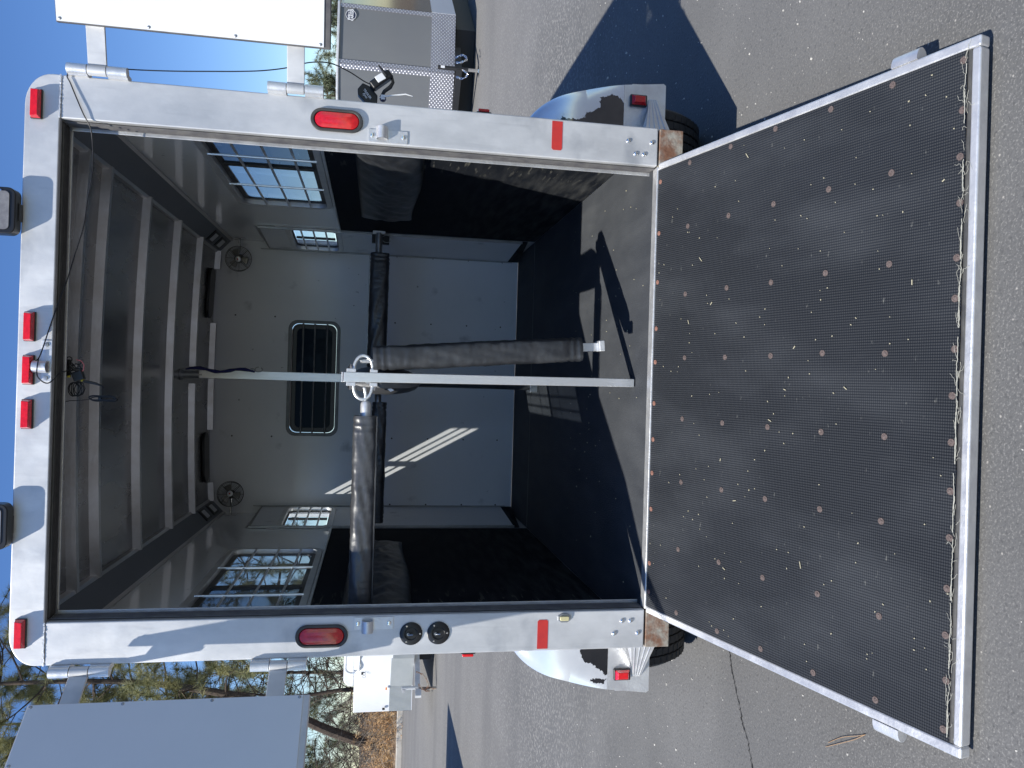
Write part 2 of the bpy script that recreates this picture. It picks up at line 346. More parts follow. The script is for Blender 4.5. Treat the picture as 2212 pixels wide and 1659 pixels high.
for sg in (1, -1):
    wd = MB()      # lumpy weld beads at the header joints
    pp = [(sg*(WI+(W-WI)*i/26), -.0005+.0012*random.uniform(-1, 1), ZT+random.uniform(-.0012, .0012)) for i in range(27)]
    wd.tube(pp, [.0026+.0014*(i % 2) for i in range(27)], 6)
    tp("weld_bead", wd, ALUB)
# bolts at the post feet
for sg in (1, -1):
    for (x, z) in ((.955, .122), (.955, .026), (.907, .091), (.907, .057)):
        tp("bolt_head", MB().lathe((sg*x, .0005, z), (0, -1, 0), [(.0095, 0), (.0095, .002), (.007, .006), (.003, .008)], 14), CHROME)
    tp("red_reflector_tape", MB().prism([(sg*(1.006), -.0005, .385), (sg*(.902), -.0005, .385), (sg*.896, -.0005, .390), (sg*.896, -.0005, .420), (sg*.902, -.0005, .426), (sg*1.006, -.0005, .426)], (0, -.001, 0)), REDT)
# bumper beam, rails, axle
tp("bumper_beam", MB().box(-1.014, 1.014, .002, .10, -.104, -.006), RUST, bev=.004)
tp("chassis_rail", MB().box(-.80, -.73, .10, 3.1, -.16, -.055).box(.73, .80, .10, 3.1, -.16, -.055).box(-.73, .73, .70, .78, -.16, -.08).box(-.73, .73, 1.6, 1.68, -.16, -.08), BLK)
tp("axle", MB().tube([(-1.0, .618, -.058), (1.0, .618, -.058)], .035, 12).tube([(-1.0, 1.36, -.058), (1.0, 1.36, -.058)], .035, 12), BLK)
# floor with rubber mats
tp("floor_deck", MB().box(-.99, .99, .10, 3.05, -.055, -.012), ALU)
tp("door_sill", MB().box(-WI+.003, WI-.003, -.004, .044, -.02, .003), ALUB, bev=.003)
def mesh_mat(y0, y1):
    def f(u, v):
        x = -.984+1.968*u; y = y0+(y1-y0)*v; return (x, y, .0012*noise.noise(V((x*3, y*3, 1)))-.0008)
    return MB().grid(f, 60, 60)
tp("floor_mat", mesh_mat(.0445, 2.384), FLR); tp("floor_mat", mesh_mat(2.388, 3.02), FLR)
# side walls with a big and a small window opening each
WX = .988
BW = (.22, 1.745, 1.325, 1.845)      # big window y0 y1 z0 z1 (inner face, outer size of trim)
NW = (2.385, 2.975, 1.308, 1.672)
def wallbands(x0, x1, y0, y1, z0, z1, holes):
    m_ = MB(); y = y0
    for (a, b, c, d) in holes:
        m_.box(x0, x1, y, a, z0, z1); m_.box(x0, x1, a, b, z0, c); m_.box(x0, x1, a, b, d, z1); y = b
    m_.box(x0, x1, y, y1, z0, z1); return m_
hb = (BW[0]+.03, BW[1]-.03, BW[2]+.03, BW[3]-.03)
hn = (NW[0]+.026, NW[1]-.026, NW[2]+.026, NW[3]-.026); hs_ = (2.372, 2.975, 1.318, 1.70)
for sg in (1, -1):
    tp("side_wall", wallbands(sg*WX, sg*(W-.004), .0855, 3.05, 1.312, 2.20, [hb, hs_]), WALL)
    tp("lower_side_wall", MB().box(sg*(WX+.001), sg*(W-.004), .0855, 3.05, -.05, 1.312), WALL)
    # rubber liner, slightly wavy
    def lf(u, v, sg=sg):
        y = .10+2.27*u; z = .002+1.306*v; return (sg*(.984+.0025*noise.noise(V((y*2, z*2, sg)))), y, z)
    tp("rubber_wall_liner", MB().grid(lf, 60, 40), RUB)
    tp("liner_trim", MB().box(sg*.979, sg*.9875, .10, 2.41, 1.309, 1.321), ALUB)
    # nose panel: angled inner skin with a ledge on top
    q = [(sg*.982, 2.41), (sg*.938, 3.02)]
    dx, dy = q[1][0]-q[0][0], q[1][1]-q[0][1]; Ln = math.hypot(dx, dy)
    def P2(y, z, off=0., sg=sg, q=q, dx=dx, dy=dy): t = (y-2.41)/.61; return V((q[0][0]+dx*t-sg*off, y, z))
    tp("nose_window_flange", MB().box(sg*.9855, sg*.9875, 2.355, 2.411, 1.308, 1.72).box(sg*.9845, sg*.9855, 2.355, 2.411, 1.70, 1.72) if 0 else MB().box(sg*.9850, sg*.9878, 2.355, 2.411, 1.3215, 1.73), FWALL)
    np_ = MB()
    for (ya, yb, za, zb) in ((hn[1], 3.02, .083, 1.835), (2.411, hn[1], .083, hn[2]), (2.411, hn[1], hn[3], 1.835)):
        np_.prism([P2(ya, za), P2(yb, za), P2(yb, zb), P2(ya, zb)], (sg*.006, 0, 0))
    tp("nose_side_panel", np_, FWALL)
    tp("nose_ledge", MB().prism([P2(2.41, 1.8355), P2(3.02, 1.8355), (sg*.987, 3.02, 1.8355), (sg*.987, 2.41, 1.8355)], (0, 0, .004)).prism([P2(2.41, 1.842), P2(3.02, 1.842), P2(3.02, 1.865)+V((sg*.03, 0, 0)), P2(2.41, 1.865)+V((sg*.006, 0, 0))], (sg*.004, 0, 0)), STEEL)
    tp("nose_panel_edge", MB().box(sg*.970, sg*.9865, 2.398, 2.4095, .083, 1.842).box(sg*.936, sg*.930, 3.0, 3.019, .05, 1.9), STEEL, bev=.002)
    tp("nose_kick_strip", MB().prism([P2(2.41, .045), P2(3.02, .0), P2(3.02, .082), P2(2.41, .082)], (sg*.01, 0, 0)), RUB)
    # hip pad on the wall: bulging wrinkled vinyl
    def pf(u, v, sg=sg):
        y = .18+1.71*u; a = pi*v; z0 = .866+.008*sin(u*9); z1 = 1.178-.012*u
        z = z0+(z1-z0)*v; prot = .058*sin(a)**.45*(1-.25*u)*min(1, (1-u)*9+.05)**.5*(min(1, u*20+.1))
        prot += .010*sin(a)*noise.noise(V((y*6, z*18+y*9, 4+sg)))+.004*noise.noise(V((y*18, z*40, sg)))*sin(a)
        return (sg*(.981-prot), y, z)
    tp("hip_pad", MB().grid(pf, 120, 26), VIND)
    # cove between wall and ceiling
    cv = MB(); cv.prism([(sg*.987, .09, 2.150), (sg*.902, .09, 2.232), (sg*.893, .09, 2.226), (sg*.978, .09, 2.146)], (0, 2.93, -.038))
    tp("ceiling_cove", cv, COVE)
    tp("cove_strip", MB().prism([(sg*.893, .09, 2.222), (sg*.893, .09, 2.262), (sg*.880, .09, 2.262), (sg*.880, .09, 2.230)], (0, 2.93, -.038)).prism([(sg*.9865, .09, 2.128), (sg*.9865, .09, 2.150), (sg*.976, .09, 2.146), (sg*.980, .09, 2.128)], (0, 2.93, -.036)), RIB)
    # two small lamps in the cove near the nose
    for yc, sz, mm in ((2.62, .055, "square"), (2.86, .06, "round")):
        nrm = V((-sg*.69, 0, -.72)); ta = V((0, 1, 0)); tb = nrm.cross(ta).normalized(); c0 = V((sg*.936, yc, 2.158))
        ln_ = tp("cove_lamp", MB().obox(c0, ta*sz*1.5, tb*.047, nrm*.010), PLA, bev=.01)
        obj("lens", MB().obox(c0+nrm*.0106, ta*sz*.75, tb*.030, nrm*.004), FWALL, ln_, bev=.004)
    # side marker light on the wall just ahead of the post
    mk = tp("side_marker_light", MB().box(sg*1.0155, sg*1.049, .088, .130, .648, .706), PLA, bev=.003)
    obj("lens", MB().box(sg*1.0495, sg*1.062, .092, .126, .655, .699), REDL, mk, bev=.004)
# front wall with window
FW = (-.422, .427, 1.318, 1.69)
fm = MB(); 
fm.box(-.989, -.40, 3.022, 3.045, 0, 2.26).box(.405, .989, 3.022, 3.045, 0, 2.26).box(-.40, .405, 3.022, 3.045, 0, 1.34).box(-.40, .405, 3.022, 3.045, 1.665, 2.26)
tp("front_wall", fm, FWALL)
tp("front_wall_seam", MB().box(-.94, .945, 3.0195, 3.0215, 1.122, 1.126), STEEL)
def wscrew(*a): tp("wall_screw", MB().lathe(*a), BLK)
for x in (.932, .436, -.43, -.925):
    for z in (.921, .653, .383, .122): wscrew((x, 3.0215, z), (0, -1, 0), [(.006, 0), (.0045, .003)], 8)
for x in (.445, -.43):
    for z in (2.065, 1.788): wscrew((x, 3.0215, z), (0, -1, 0), [(.006, 0), (.0045, .003)], 8)
def window(name, axis_, c, rect, glasses, bars_h, bars_v, mull=None, depth=.03, sgn=1):
    """rect a0,a1,z0,z1; axis_ 'x': window in the plane x=c (a is y); axis_ 'y': plane y=c (a is x). sgn: outward direction"""
    a0, a1, z0, z1 = rect; wd_, hd = a1-a0, z1-z0; ca, cz = (a0+a1)/2, (z0+z1)/2
    def P(a, z, off=0.):
        if axis_ == 'x':
            cc = c(a) if callable(c) else c; return V((cc+off*sgn, a, z))
        return V((a, c+off*sgn, z))
    ex = V((sgn, 0, 0)) if axis_ == 'x' else V((0, sgn, 0))
    gk = .088 if name == "nose_window" else .12
    tm = ALUB if axis_ == "x" else DSTEEL; tw_ = .062 if axis_ == "x" else .050
    fr = tp(name, MB().ring([P(*p, -.010) for p in rr(ca, cz, wd_, hd, .065)], [P(*p, -.010) for p in rr(ca, cz, wd_-tw_, hd-tw_, .05)], ex*.009), tm, bev=.002)
    obj("inner_rim", MB().ring([P(*p, -.004) for p in rr(ca, cz, wd_-.055, hd-.055, .05)], [P(*p, -.002) for p in rr(ca, cz, wd_-.064, hd-.064, .048)], ex*.022), tm, fr)
    obj("rubber_gasket", MB().ring([P(*p, .0145) for p in rr(ca, cz, wd_-.064, hd-.064, .048)], [P(*p, .0145) for p in rr(ca, cz, wd_-gk, hd-gk, .035)], ex*.01), PLA, fr, bev=.002)
    for (g0, g1, gm, off) in glasses:
        obj("glass_pane", MB().add([P(g0, z0+.05, off), P(g1, z0+.05, off), P(g1, z1-.05, off), P(g0, z1-.05, off)], [(0, 1, 2, 3)]), gm, fr, smooth=False)
    if mull: obj("mullion", MB().obox(P(mull, cz, .016), (V((0, .022 if gk > .1 else .013, 0)) if axis_ == 'x' else V((.022, 0, 0))), V((0, 0, hd/2-.05)), ex*.007), PLA, fr, bev=.002)
    for z in bars_h: obj("safety_bar", MB().tube([P(a0+.022, z, -.004), P(a1-.022, z, -.004)], .0062, 8), ALUT if axis_ == 'x' else STEEL, fr)
    for a in bars_v: obj("safety_bar", MB().tube([P(a, z0+.024, -.010), P(a, z1-.026, -.010)], .0062, 8), ALUT, fr)
    return fr
for sg in (1, -1):
    window("side_window", 'x', sg*WX, BW, [(BW[0]+.05, .98, GL2, .018), (.95, BW[1]-.05, GL1, .022)], (1.449, 1.57, 1.694), (.73, 1.26), .965, sgn=sg)
    window("nose_window", 'x', (lambda y, sg=sg: sg*(.982-.044*(y-2.41)/.61)), NW, [(NW[0]+.05, 2.70, GL3, .018), (2.70, NW[1]-.05, GL3, .022)], (1.41, 1.49, 1.57), (), 2.70, sgn=sg)
window("front_window", 'y', 3.021, FW, [(FW[0]+.04, FW[1]-.04, GL4, .018)], (1.413, 1.502, 1.585), (), None, sgn=1)
# ceiling skin, gently arched, ribs and vents
def zc(x, y): return 2.250-.021*y-.026*(x/.9)**2
def cf(u, v): x = -.90+1.8*u; y = .088+2.94*v; return (x, y, zc(x, y)+.037)
tp("ceiling_skin", MB().grid(lambda u, v: cf(1-u, v), 30, 10), CEIL)
for yr in (.48, .73, 1.295, 1.876, 2.41, 2.95):
    segs = [(-.892, .892)] if yr not in (2.41, 2.95) else ([(-.892, -.055), (.055, .892)] if yr == 2.41 else [(-.892, -.76), (-.385, .375), (.76, .892)])
    for (a, b) in segs:
        m_ = MB(); nseg = 16
        vs = []; fs = []
        for i in range(nseg+1):
            x = a+(b-a)*i/nseg; z = zc(x, yr); vs += [(x, yr-.006, z+.0375), (x, yr+.004, z), (x, yr+.030, z), (x, yr+.032, z+.0375)]
        for i in range(nseg):
            o = i*4; fs += [(o, o+4, o+5, o+1), (o+1, o+5, o+6, o+2), (o+2, o+6, o+7, o+3)]
        fs += [(0, 1, 2, 3), (nseg*4, nseg*4+3, nseg*4+2, nseg*4+1)]
        m_.add(vs, fs); tp("ceiling_rib", m_, RIB, ang=30)
tp("roof_edge", MB().box(-.985, .985, .086, .13, 2.155, 2.289), CEIL)
tp("roof_skin", MB().grid(lambda u, v: (-.985+1.97*u, .086+2.99*v, 2.292-.012*v-.05*abs(2*u-1)**5), 24, 6), ALU)
for (a, b) in ((.40, .75), (-.745, -.395)):
    vr = [(x, y, zc(x, y)+.034) for (x, y) in rr((a+b)/2, 2.83, b-a, .15, .07, 8)]
    v_ = tp("roof_vent", MB().prism(vr, (0, 0, -.02)), PLA, bev=.006)
# fenders, braces, wheels
OUTL = [(1.0155, .505), (1.07, .488), (1.123, .455), (1.16, .423), (1.193, .379), (1.221, .321), (1.244, .241), (1.261, .157), (1.2745, .068), (1.288, -.053), (1.295, -.108)]
OC = cr([(x, 0, z) for x, z in OUTL], 5)
def xo(z):      # outline half width at height z
    for a, b in zip(OC, OC[1:]):
        if b.z <= z <= a.z: t = (a.z-z)/max(1e-9, a.z-b.z); return a.x+(b.x-a.x)*t
    return OC[-1].x if z < 0 else OC[0].x
def fy(x, z):
    u = max(0, (z-.06)/.44); e = (x-1.0155)/max(.02, xo(z)-1.0155); return .262+.10*u**4+(.030*max(0, min(1, e))**7*min(1, max(0, (z-.06)/.16))**1.3)
def inside(p, poly):
    c_ = False; n = len(poly)
    for i in range(n):
        (x1, y1), (x2, y2) = poly[i], poly[i-1]
        if (y1 > p[1]) != (y2 > p[1]) and p[0] < (x2-x1)*(p[1]-y1)/(y2-y1)+x1: c_ = not c_
    return c_
BARE = {1: [[(1.01, .345), (1.107, .328), (1.125, .326), (1.116, .309), (1.115, .253), (1.127, .229), (1.145, .225), (1.154, .192), (1.176, .159), (1.193, .165), (1.213, .163), (1.222, .136), (1.23, .109), (1.223, .082), (1.206, .068), (1.189, .055), (1.01, .055)]],
        -1: [[(1.01, .20), (1.099, .181), (1.116, .182), (1.144, .172), (1.157, .16), (1.166, .128), (1.184, .107), (1.198, .085), (1.217, .069), (1.212, .062), (1.185, .055), (1.01, .055)], [(1.236, .138), (1.228, .120), (1.231, .065), (1.249, .077), (1.253, .114)]]}
FILM = mat("pale_protective_film", (.66, .69, .74), .20, .5, (.78, .80, .83), 6, (.3, .7), .05, 12, coat=.4)
MIR = mat("mirror_aluminium", (.085, .09, .105), .05, 1., (.13, .13, .14), 8, (.3, .7), .04, 5)  # tinted dark in place of the shaded ground a bright sheet would mirror
for sg in (1, -1):
    m_ = MB(); NU, NV = 24, 44
    def sk(u, v, off=0., sg=sg):
        z = .0615+.4425*v; x = 1.0155+(xo(z)-1.0155)*u; return (sg*x, fy(x, z)-off, z)
    m_.grid(lambda u, v: sk(u, v), NU, NV); f = tp("fender", m_, MIR, ang=60)
    wr = MB(); fo = [p for p in OC]; nf = len(fo)
    wr.add([(sg*p.x, fy(p.x, p.z)+.0005, p.z) for p in fo]+[(sg*(p.x-.004), 1.15, p.z-.03) for p in fo]+[(sg*(p.x-.03), 1.95, p.z-.10) for p in fo], [(r*nf+i, r*nf+i+1, (r+1)*nf+i+1, (r+1)*nf+i) for i in range(nf-1) for r in (0, 1)])
    obj("fender_crown", wr, POL, f, ang=60)
    fl_ = MB(); NU, NV = 110, 170; vs = [sk(i/NU, j/NV, .0012) for i in range(NU+1) for j in range(NV+1)]; fs = []
    for i in range(NU):
        for j in range(NV):
            z = .0615+.4425*(j+.5)/NV; x = 1.0155+(xo(z)-1.0155)*(i+.5)/NU
            q = (x+.006*noise.noise(V((x*90, z*90, 1)))+.004*noise.noise(V((x*260, z*260, 4))), z+.006*noise.noise(V((x*90, z*90, 9)))+.004*noise.noise(V((x*260, z*260, 14))))
            if z < .069: q = (x, z)
            if not any(inside(q, pl_) for pl_ in BARE[sg]): fs.append((i*(NV+1)+j, (i+1)*(NV+1)+j, (i+1)*(NV+1)+j+1, i*(NV+1)+j+1))
    fl_.add(vs, fs); obj("peeling_film", fl_, FILM, f, ang=60, label="pale film torn away in a jagged patch")
    rc = [(sg*1.0155, .2605, .061), (sg*xo(.061), .2605, .061), (sg*xo(0.), .2605, .0), (sg*xo(-.06), .2605, -.06), (sg*1.295, .2605, -.112), (sg*1.288, .2605, -.122), (sg*1.0155, .2605, -.122)]
    obj("flat_rear_plate", MB().prism(rc, (0, .004, 0)), ALUB, f)
    obj("side_cheek", MB().prism([(sg*1.292, .28, -.118), (sg*1.286, .28, .02), (sg*1.286, 1.9, .02), (sg*1.292, 1.9, -.06), (sg*1.292, 1.1, -.03)], (sg*.004, 0, 0)), ALUB, f)
    bz = MB(); bz.add([(sg*1.016, .046, .036), (sg*1.222, .256, -.046), (sg*1.222, .2575, -.083), (sg*1.016, .046, -.068), (sg*1.016, .110, .036), (sg*1.19, .2575, -.046), (sg*1.19, .2575, -.083), (sg*1.016, .110, -.068)],
        [(0, 1, 2, 3), (7, 6, 5, 4), (0, 4, 5, 1), (3, 2, 6, 7), (1, 5, 6, 2), (0, 3, 7, 4)])
    for k in range(4):
        t = (k+.7)/4.6; bz.tube([(sg*1.017, .045, .036-.104*t), (sg*1.221, .2545, -.046-.037*t)], .0022, 5)
    obj("brace", bz, ALUB, f)
    mk = obj("marker_light", MB().box(sg*1.186, sg*1.234, .243, .2615, -.035, .038), PLA, f, bev=.004)
    ml = MB(); ml.add([(sg*1.190, .2425, -.029), (sg*1.230, .2425, -.029), (sg*1.230, .2425, .032), (sg*1.190, .2425, .032), (sg*1.197, .228, -.020), (sg*1.223, .228, -.020), (sg*1.223, .228, .023), (sg*1.197, .228, .023)],
        [(0, 1, 5, 4), (1, 2, 6, 5), (2, 3, 7, 6), (3, 0, 4, 7), (4, 5, 6, 7)])
    ml_o = obj("lens", ml, REDL, T, bev=.002); ml_o.name = "marker_lens"; ml_o.parent = f
    for yc in (.618, 1.36):
        wc = V((sg*1.118, yc, -.058)); wh = tp("wheel", MB().lathe(wc-V((.085, 0, 0)), (1, 0, 0), [(.19, .02), (.19, .15), (.12, .13), (.12, .04)], 32), STEEL)
        pr2 = [(.20, .01), (.26, -.004), (.305, .0), (.326, .014)]
        for k in range(4): a = .022+k*.038; pr2 += [(.338, a), (.338, a+.030), (.330, a+.031), (.330, a+.037)]
        pr2 += [(.326, .178), (.305, .192), (.26, .197), (.20, .185)]
        ty = MB().lathe(wc-V((.095, 0, 0)), (1, 0, 0), pr2, 64)
        for k in range(56):
            a = 2*pi*k/56
            for j in range(4):
                yy = cos(a+j*.03)*.3385; zz = sin(a+j*.03)*.3385; tt = V((0, -sin(a), cos(a))); rad = V((0, cos(a), sin(a)))
                ty.obox(wc+V((-.095+.037+j*.038, yy, zz)), V((.0135, 0, 0)), tt*.0135+V((.004*(1 if j % 2 else -1), 0, 0)), rad*.0016)
        obj("tyre", ty, TYRE, wh, ang=30)
# lights
def marker(x, z=2.2245):
    b_ = tp("marker_light", MB().box(x-.0505, x+.0505, -.010, -.0005, z-.018, z+.018), PLA, bev=.002)
    m_ = MB(); a = x-.049; b = x+.049; m_.add([(a, -.0105, z-.0155), (b, -.0105, z-.0155), (b, -.0105, z+.0155), (a, -.0105, z+.0155), (a+.006, -.032, z-.012), (b-.006, -.032, z-.012), (b-.004, -.027, z+.013), (a+.004, -.027, z+.013)],
        [(0, 1, 5, 4), (1, 2, 6, 5), (2, 3, 7, 6), (3, 0, 4, 7), (4, 5, 6, 7)])
    obj("lens", m_, REDL, b_, bev=.002)
for x in (.9045, .146, -.0015, -.152, -.8995): marker(x)
for sg in (1, -1):
    c0 = (sg*.935, 1.226)
    gr = tp("tail_light", MB().ring([(x, -.0005, z) for x, z in rr(*c0, .082, .186, .0405, 10)], [(x, -.0005, z) for x, z in rr(*c0, .062, .160, .0305, 10)], (0, -.012, 0)), RBR, bev=.003)
    ls = MB(); L0 = rr(*c0, .063, .161, .031, 10); L1 = rr(*c0, .056, .154, .0275, 10); L2 = rr(*c0, .034, .13, .0165, 10); n = len(L0)
    ls.add([(x, -.002, z) for x, z in L0]+[(x, -.010, z) for x, z in L1]+[(x, -.0135, z) for x, z in L2],
        [(i, (i+1) % n, n+(i+1) % n, n+i) for i in range(n)]+[(n+i, n+(i+1) % n, 2*n+(i+1) % n, 2*n+i) for i in range(n)]+[tuple(range(2*n, 3*n))])
    obj("lens", ls, REDL, gr)
# flood lamps over the header
for (x0, x1, zb) in ((.450, .606, 2.262), (-.605, -.452, 2.258)):
    xc = (x0+x1)/2; zc_ = zb+.048; hw = (x1-x0)/2
    fl = tp("flood_lamp", MB().prism([(x, -.052, z) for x, z in rr(xc, zc_, hw*2, .096, .025)], (0, .05, 0)), PLA, bev=.004)
    obj("lens", MB().prism([(x, -.0525, z) for x, z in rr(xc, zc_, hw*2-.028, .060, .014)], (0, -.003, 0)), mat("grey_lamp_lens", (.20, .19, .19), .25, .2, (.30, .29, .28), 30), fl)
    obj("foot", MB().box(xc-.03, xc+.03, -.03, .01, 2.2405+.018, zb+.002), PLA, fl, bev=.003)
    obj("rim_screw", MB().lathe((xc+hw-.012, -.0525, zc_-.002), (0, -1, 0), [(.004, 0), (.003, .002)], 8), CHROME, fl)
# latches
def saddle(pn, c, a, b, r=.021, th=.004, ht=.028):   # U saddle: axis a (half length vector), b across
    c, a, b = V(c), V(a), V(b).normalized(); o_ = []; i_ = []
    for k in range(0, 13):
        t = pi*k/12; o_.append(c+b*r*cos(t)+V((0, -1, 0))*(ht+r*sin(t))); i_.append(c+b*(r-th)*cos(t)+V((0, -1, 0))*(ht+(r-th)*sin(t)))
    lo = [c+b*r, ] ; pts = [c+b*r-V((0, .003, 0))]+o_+[c-b*r-V((0, .003, 0)), c-b*(r-th)-V((0, .003, 0))]+i_[::-1]+[c+b*(r-th)-V((0, .003, 0))]
    return pn.prism([p-a for p in pts], a*2)
for sg in (1, -1):
    x0 = sg*.893; lt = tp("latch_plate", MB().box(x0-.023, x0+.023, -.0045, -.0005, .970, 1.112), ALUB, bev=.001)
    obj("latch_saddle", saddle(MB(), (sg*.902, 0, 1.064), (.022, 0, 0), (0, 0, 1), ht=.012), ALUB, lt, ang=40)
    for z in (1.098, .985): obj("latch_screw", MB().lathe((x0, -.0045, z), (0, -1, 0), [(.008, 0), (.007, .004), (.003, .0045)], 12), CHROME, lt)
lt = tp("header_latch_plate", MB().box(-.040, .101, -.0045, -.0005, 2.1535, 2.186), ALUB, bev=.001)
obj("latch_saddle", saddle(MB(), (.010, 0, 2.186), (0, 0, .022), (1, 0, 0), ht=.012), ALUB, lt, ang=40)
for x in (.086, -.028): obj("latch_screw", MB().lathe((x, -.0045, 2.171), (0, -1, 0), [(.008, 0), (.007, .004), (.003, .0045)], 12), STEEL, lt)
# switches and small lamp on the left post
for z in (.904, .803):
    s_ = tp("switch_plate", MB().lathe((-.935, -.0005, z), (0, -1, 0), [(.042, 0), (.042, .004), (.039, .006), (.024, .006), (.021, .0025), (.0, .0025)], 36), PLA)
    for a in (90, 210, 330): obj("plate_screw", MB().lathe((-.935+.033*cos(radians(a+60)), -.006, z+.033*sin(radians(a+60))), (0, -1, 0), [(.0042, 0), (.003, .002)], 10), CHROME, s_)
    obj("toggle", MB().tube([(-.937, -.003, z+.010), (-.937, -.010, z+.008), (-.934, -.020, z-.006)], [.003, .003, .0022], 8).lathe((-.937, -.003, z+.010), (0, -1, 0), [(.006, 0), (.006, .004)], 6), STEEL, s_)
lp = tp("courtesy_lamp", MB().prism([(x, -.0005, z) for x, z in [(-.907, .312), (-.907, .334), (-.898, .349), (-.882, .349), (-.873, .334), (-.873, .312), (-.882, .297), (-.898, .297)]], (0, -.006, 0)), STEEL, bev=.002)
obj("lens", MB().prism([(x, -.0065, z) for x, z in rr(-.890, .323, .018, .036, .006)], (0, -.007, 0)), LINE, lp, bev=.003)
# upper doors
def door(sg, hinge, d):
    d = V((d[0], d[1], 0)).normalized(); n_ = V((d.y, -d.x, 0)) 
    if n_.y > 0: n_ = -n_
    if sg < 0 and n_.x < 0: n_ = -n_
    hz = V((hinge[0], hinge[1], 0)); Z = V((0, 0, 1))
    def P(s, z, off): return hz+d*s+n_*off+Z*z
    s0, s1, z0, z1 = .138, 1.02, 1.25, 2.142
    dr = tp("upper_door", MB().obox(P((s0+s1)/2, (z0+z1)/2, .031), d*(s1-s0)/2, Z*(z1-z0)/2, n_*.010), SEALR if sg > 0 else ALU, bev=.004)
    obj("inner_panel", MB().obox(P((s0+s1)/2+.001, (1.273+2.138)/2, .0425), d*((s1-s0)/2-.003), Z*(2.138-1.273)/2, n_*.0022), WHITE, dr, bev=.001)
    for z in (2.128, 1.85, 1.57, 1.285): obj("panel_screw", MB().lathe(P(s0+.012, z, .0447), n_, [(.0055, 0), (.005, .0015), (.002, .003)], 10), STEEL, dr)
    for s in (.34, .54): obj("panel_screw", MB().lathe(P(s, 2.128, .0447), n_, [(.0055, 0), (.005, .0015), (.002, .003)], 10), STEEL, dr)
    for zc0 in (2.033, 1.373):
        ar = MB().obox(P((.018+s0+.10)/2, zc0, -.004), d*((s0+.10-.018)/2), Z*.030, n_*.0055).obox(P(s0+.05, zc0, .011), d*.045, Z*.030, n_*.0095)
        ar.tube([P(0, zc0-.030, 0), P(0, zc0+.030, 0)], .0185, 16)
        obj("hinge_arm", ar, ALU, dr, bev=.0015)
        for dz in (.0645, -.0645):
            kn = MB()
            kn.tube([V((hinge[0], hinge[1], zc0+dz-.032)), V((hinge[0], hinge[1], zc0+dz+.032))], .0185, 16)
            kn.obox(V((sg*(W+.002)+(hinge[0]-sg*W)*.3, .012, zc0+dz)), V((.010, 0, 0)), V((0, .022, 0)), Z*.032)
            obj("hinge_knuckle", kn, ALUB, dr, ang=40)
    return dr
door(1, (1.034, -.012), (.966, -.258)); door(-1, (-1.034, -.012), (-.625, -.78))
# ramp
a_ = V((0, -.9633, -.2684)); n_r = V((0, -.2684, .9633))
RM = obj("ramp", MB(), ALUB, T); RM.matrix_local = Matrix((V((1, 0, 0)), a_, n_r)).transposed().to_4x4()  # local x, y=along, z=out  (left-handed fix below)
if RM.matrix_local.to_3x3().determinant() < 0: RM.matrix_local = Matrix((V((-1, 0, 0)), a_, n_r)).transposed().to_4x4()
fm = MB()
for sg in (1, -1): fm.box(sg*.848, sg*.876, .004, 1.302, -.036, 0)
fm.box(-.8475, .8475, 1.279, 1.302, -.036, 0)
me = bpy.data.meshes.new("ramp"); me.from_pydata(fm.v, [], fm.f); me.materials.append(ALUB); RM.data = me
b = RM.modifiers.new("bevel", 'BEVEL'); b.width = .006; b.segments = 3; b.harden_normals = True; me.shade_smooth()
obj("ramp_deck", MB().box(-.847, .847, .004, 1.278, -.034, -.014), ALU, RM)
random.seed(3)
def mf(u, v):
    x = -.8485+1.697*u; y = .006+1.262*v
    if v > .995: y += .004*noise.noise(V((x*14, 0, 2)))
    return (x, y, .0006*noise.noise(V((x*5, y*5, 3)))-.0015)
obj("ramp_mat", MB().grid(mf, 90, 70), MATR, RM)
obj("end_seal", MB().grid(lambda u, v: (-.846+1.692*u, 1.268+.0105*v, -.004+.003*sin(pi*v)+.002*noise.noise(V((u*40, 0, 0)))), 120, 3), RBR, RM)
sgx = RM.matrix_local.to_3x3() @ V((1, 0, 0)); sgx = 1 if sgx.x > 0 else -1
RSC = mat("rusty_washer", (.075, .052, .047), .7, .1, (.16, .125, .115), 220, (.35, .65), .3, 200)
RSCP = mat("rusty_red_screw", (.20, .09, .065), .7, .1, (.30, .16, .12), 90, (.3, .7))
def screw(x, s, r=.0095, m_=RSC):
    obj("ramp_screw", MB().lathe((sgx*x, s, -.0008), (0, 0, 1), [(r, 0), (r*.96, .0012), (r*.5, .0014), (r*.42, .0028), (r*.2, .003)], 18), m_, RM)
for x in (.834, .594, .347, .112, -.115, -.345, -.593, -.824):
    for s in (.198, .418, .631, .846, 1.059): screw(x+random.uniform(-.004, .004), s+random.uniform(-.004, .004))
for x in (.826, .703, .589, .475, .34, .24, .115, .0, -.115, -.235, -.35, -.475, -.59, -.70, -.821): screw(x, 1.256+random.uniform(-.003, .003))
for x in (.80, .60, .41, .23, .10, -.06, -.2, -.33, -.47, -.68, -.79): screw(x, .021, .009, RSCP)
for sg in (1, -1):
    st = MB(); pp = []
    for k in range(13):
        t = pi*k/12; pp.append((sg*(.876+.034*sin(t)), 1.09, -.018+.020*cos(t)))
    pts2 = [(x, 1.052, z) for x, _, z in pp]; st.prism(pts2, (0, .078, 0)); obj("latch_stub", st, ALUB, RM, ang=40)
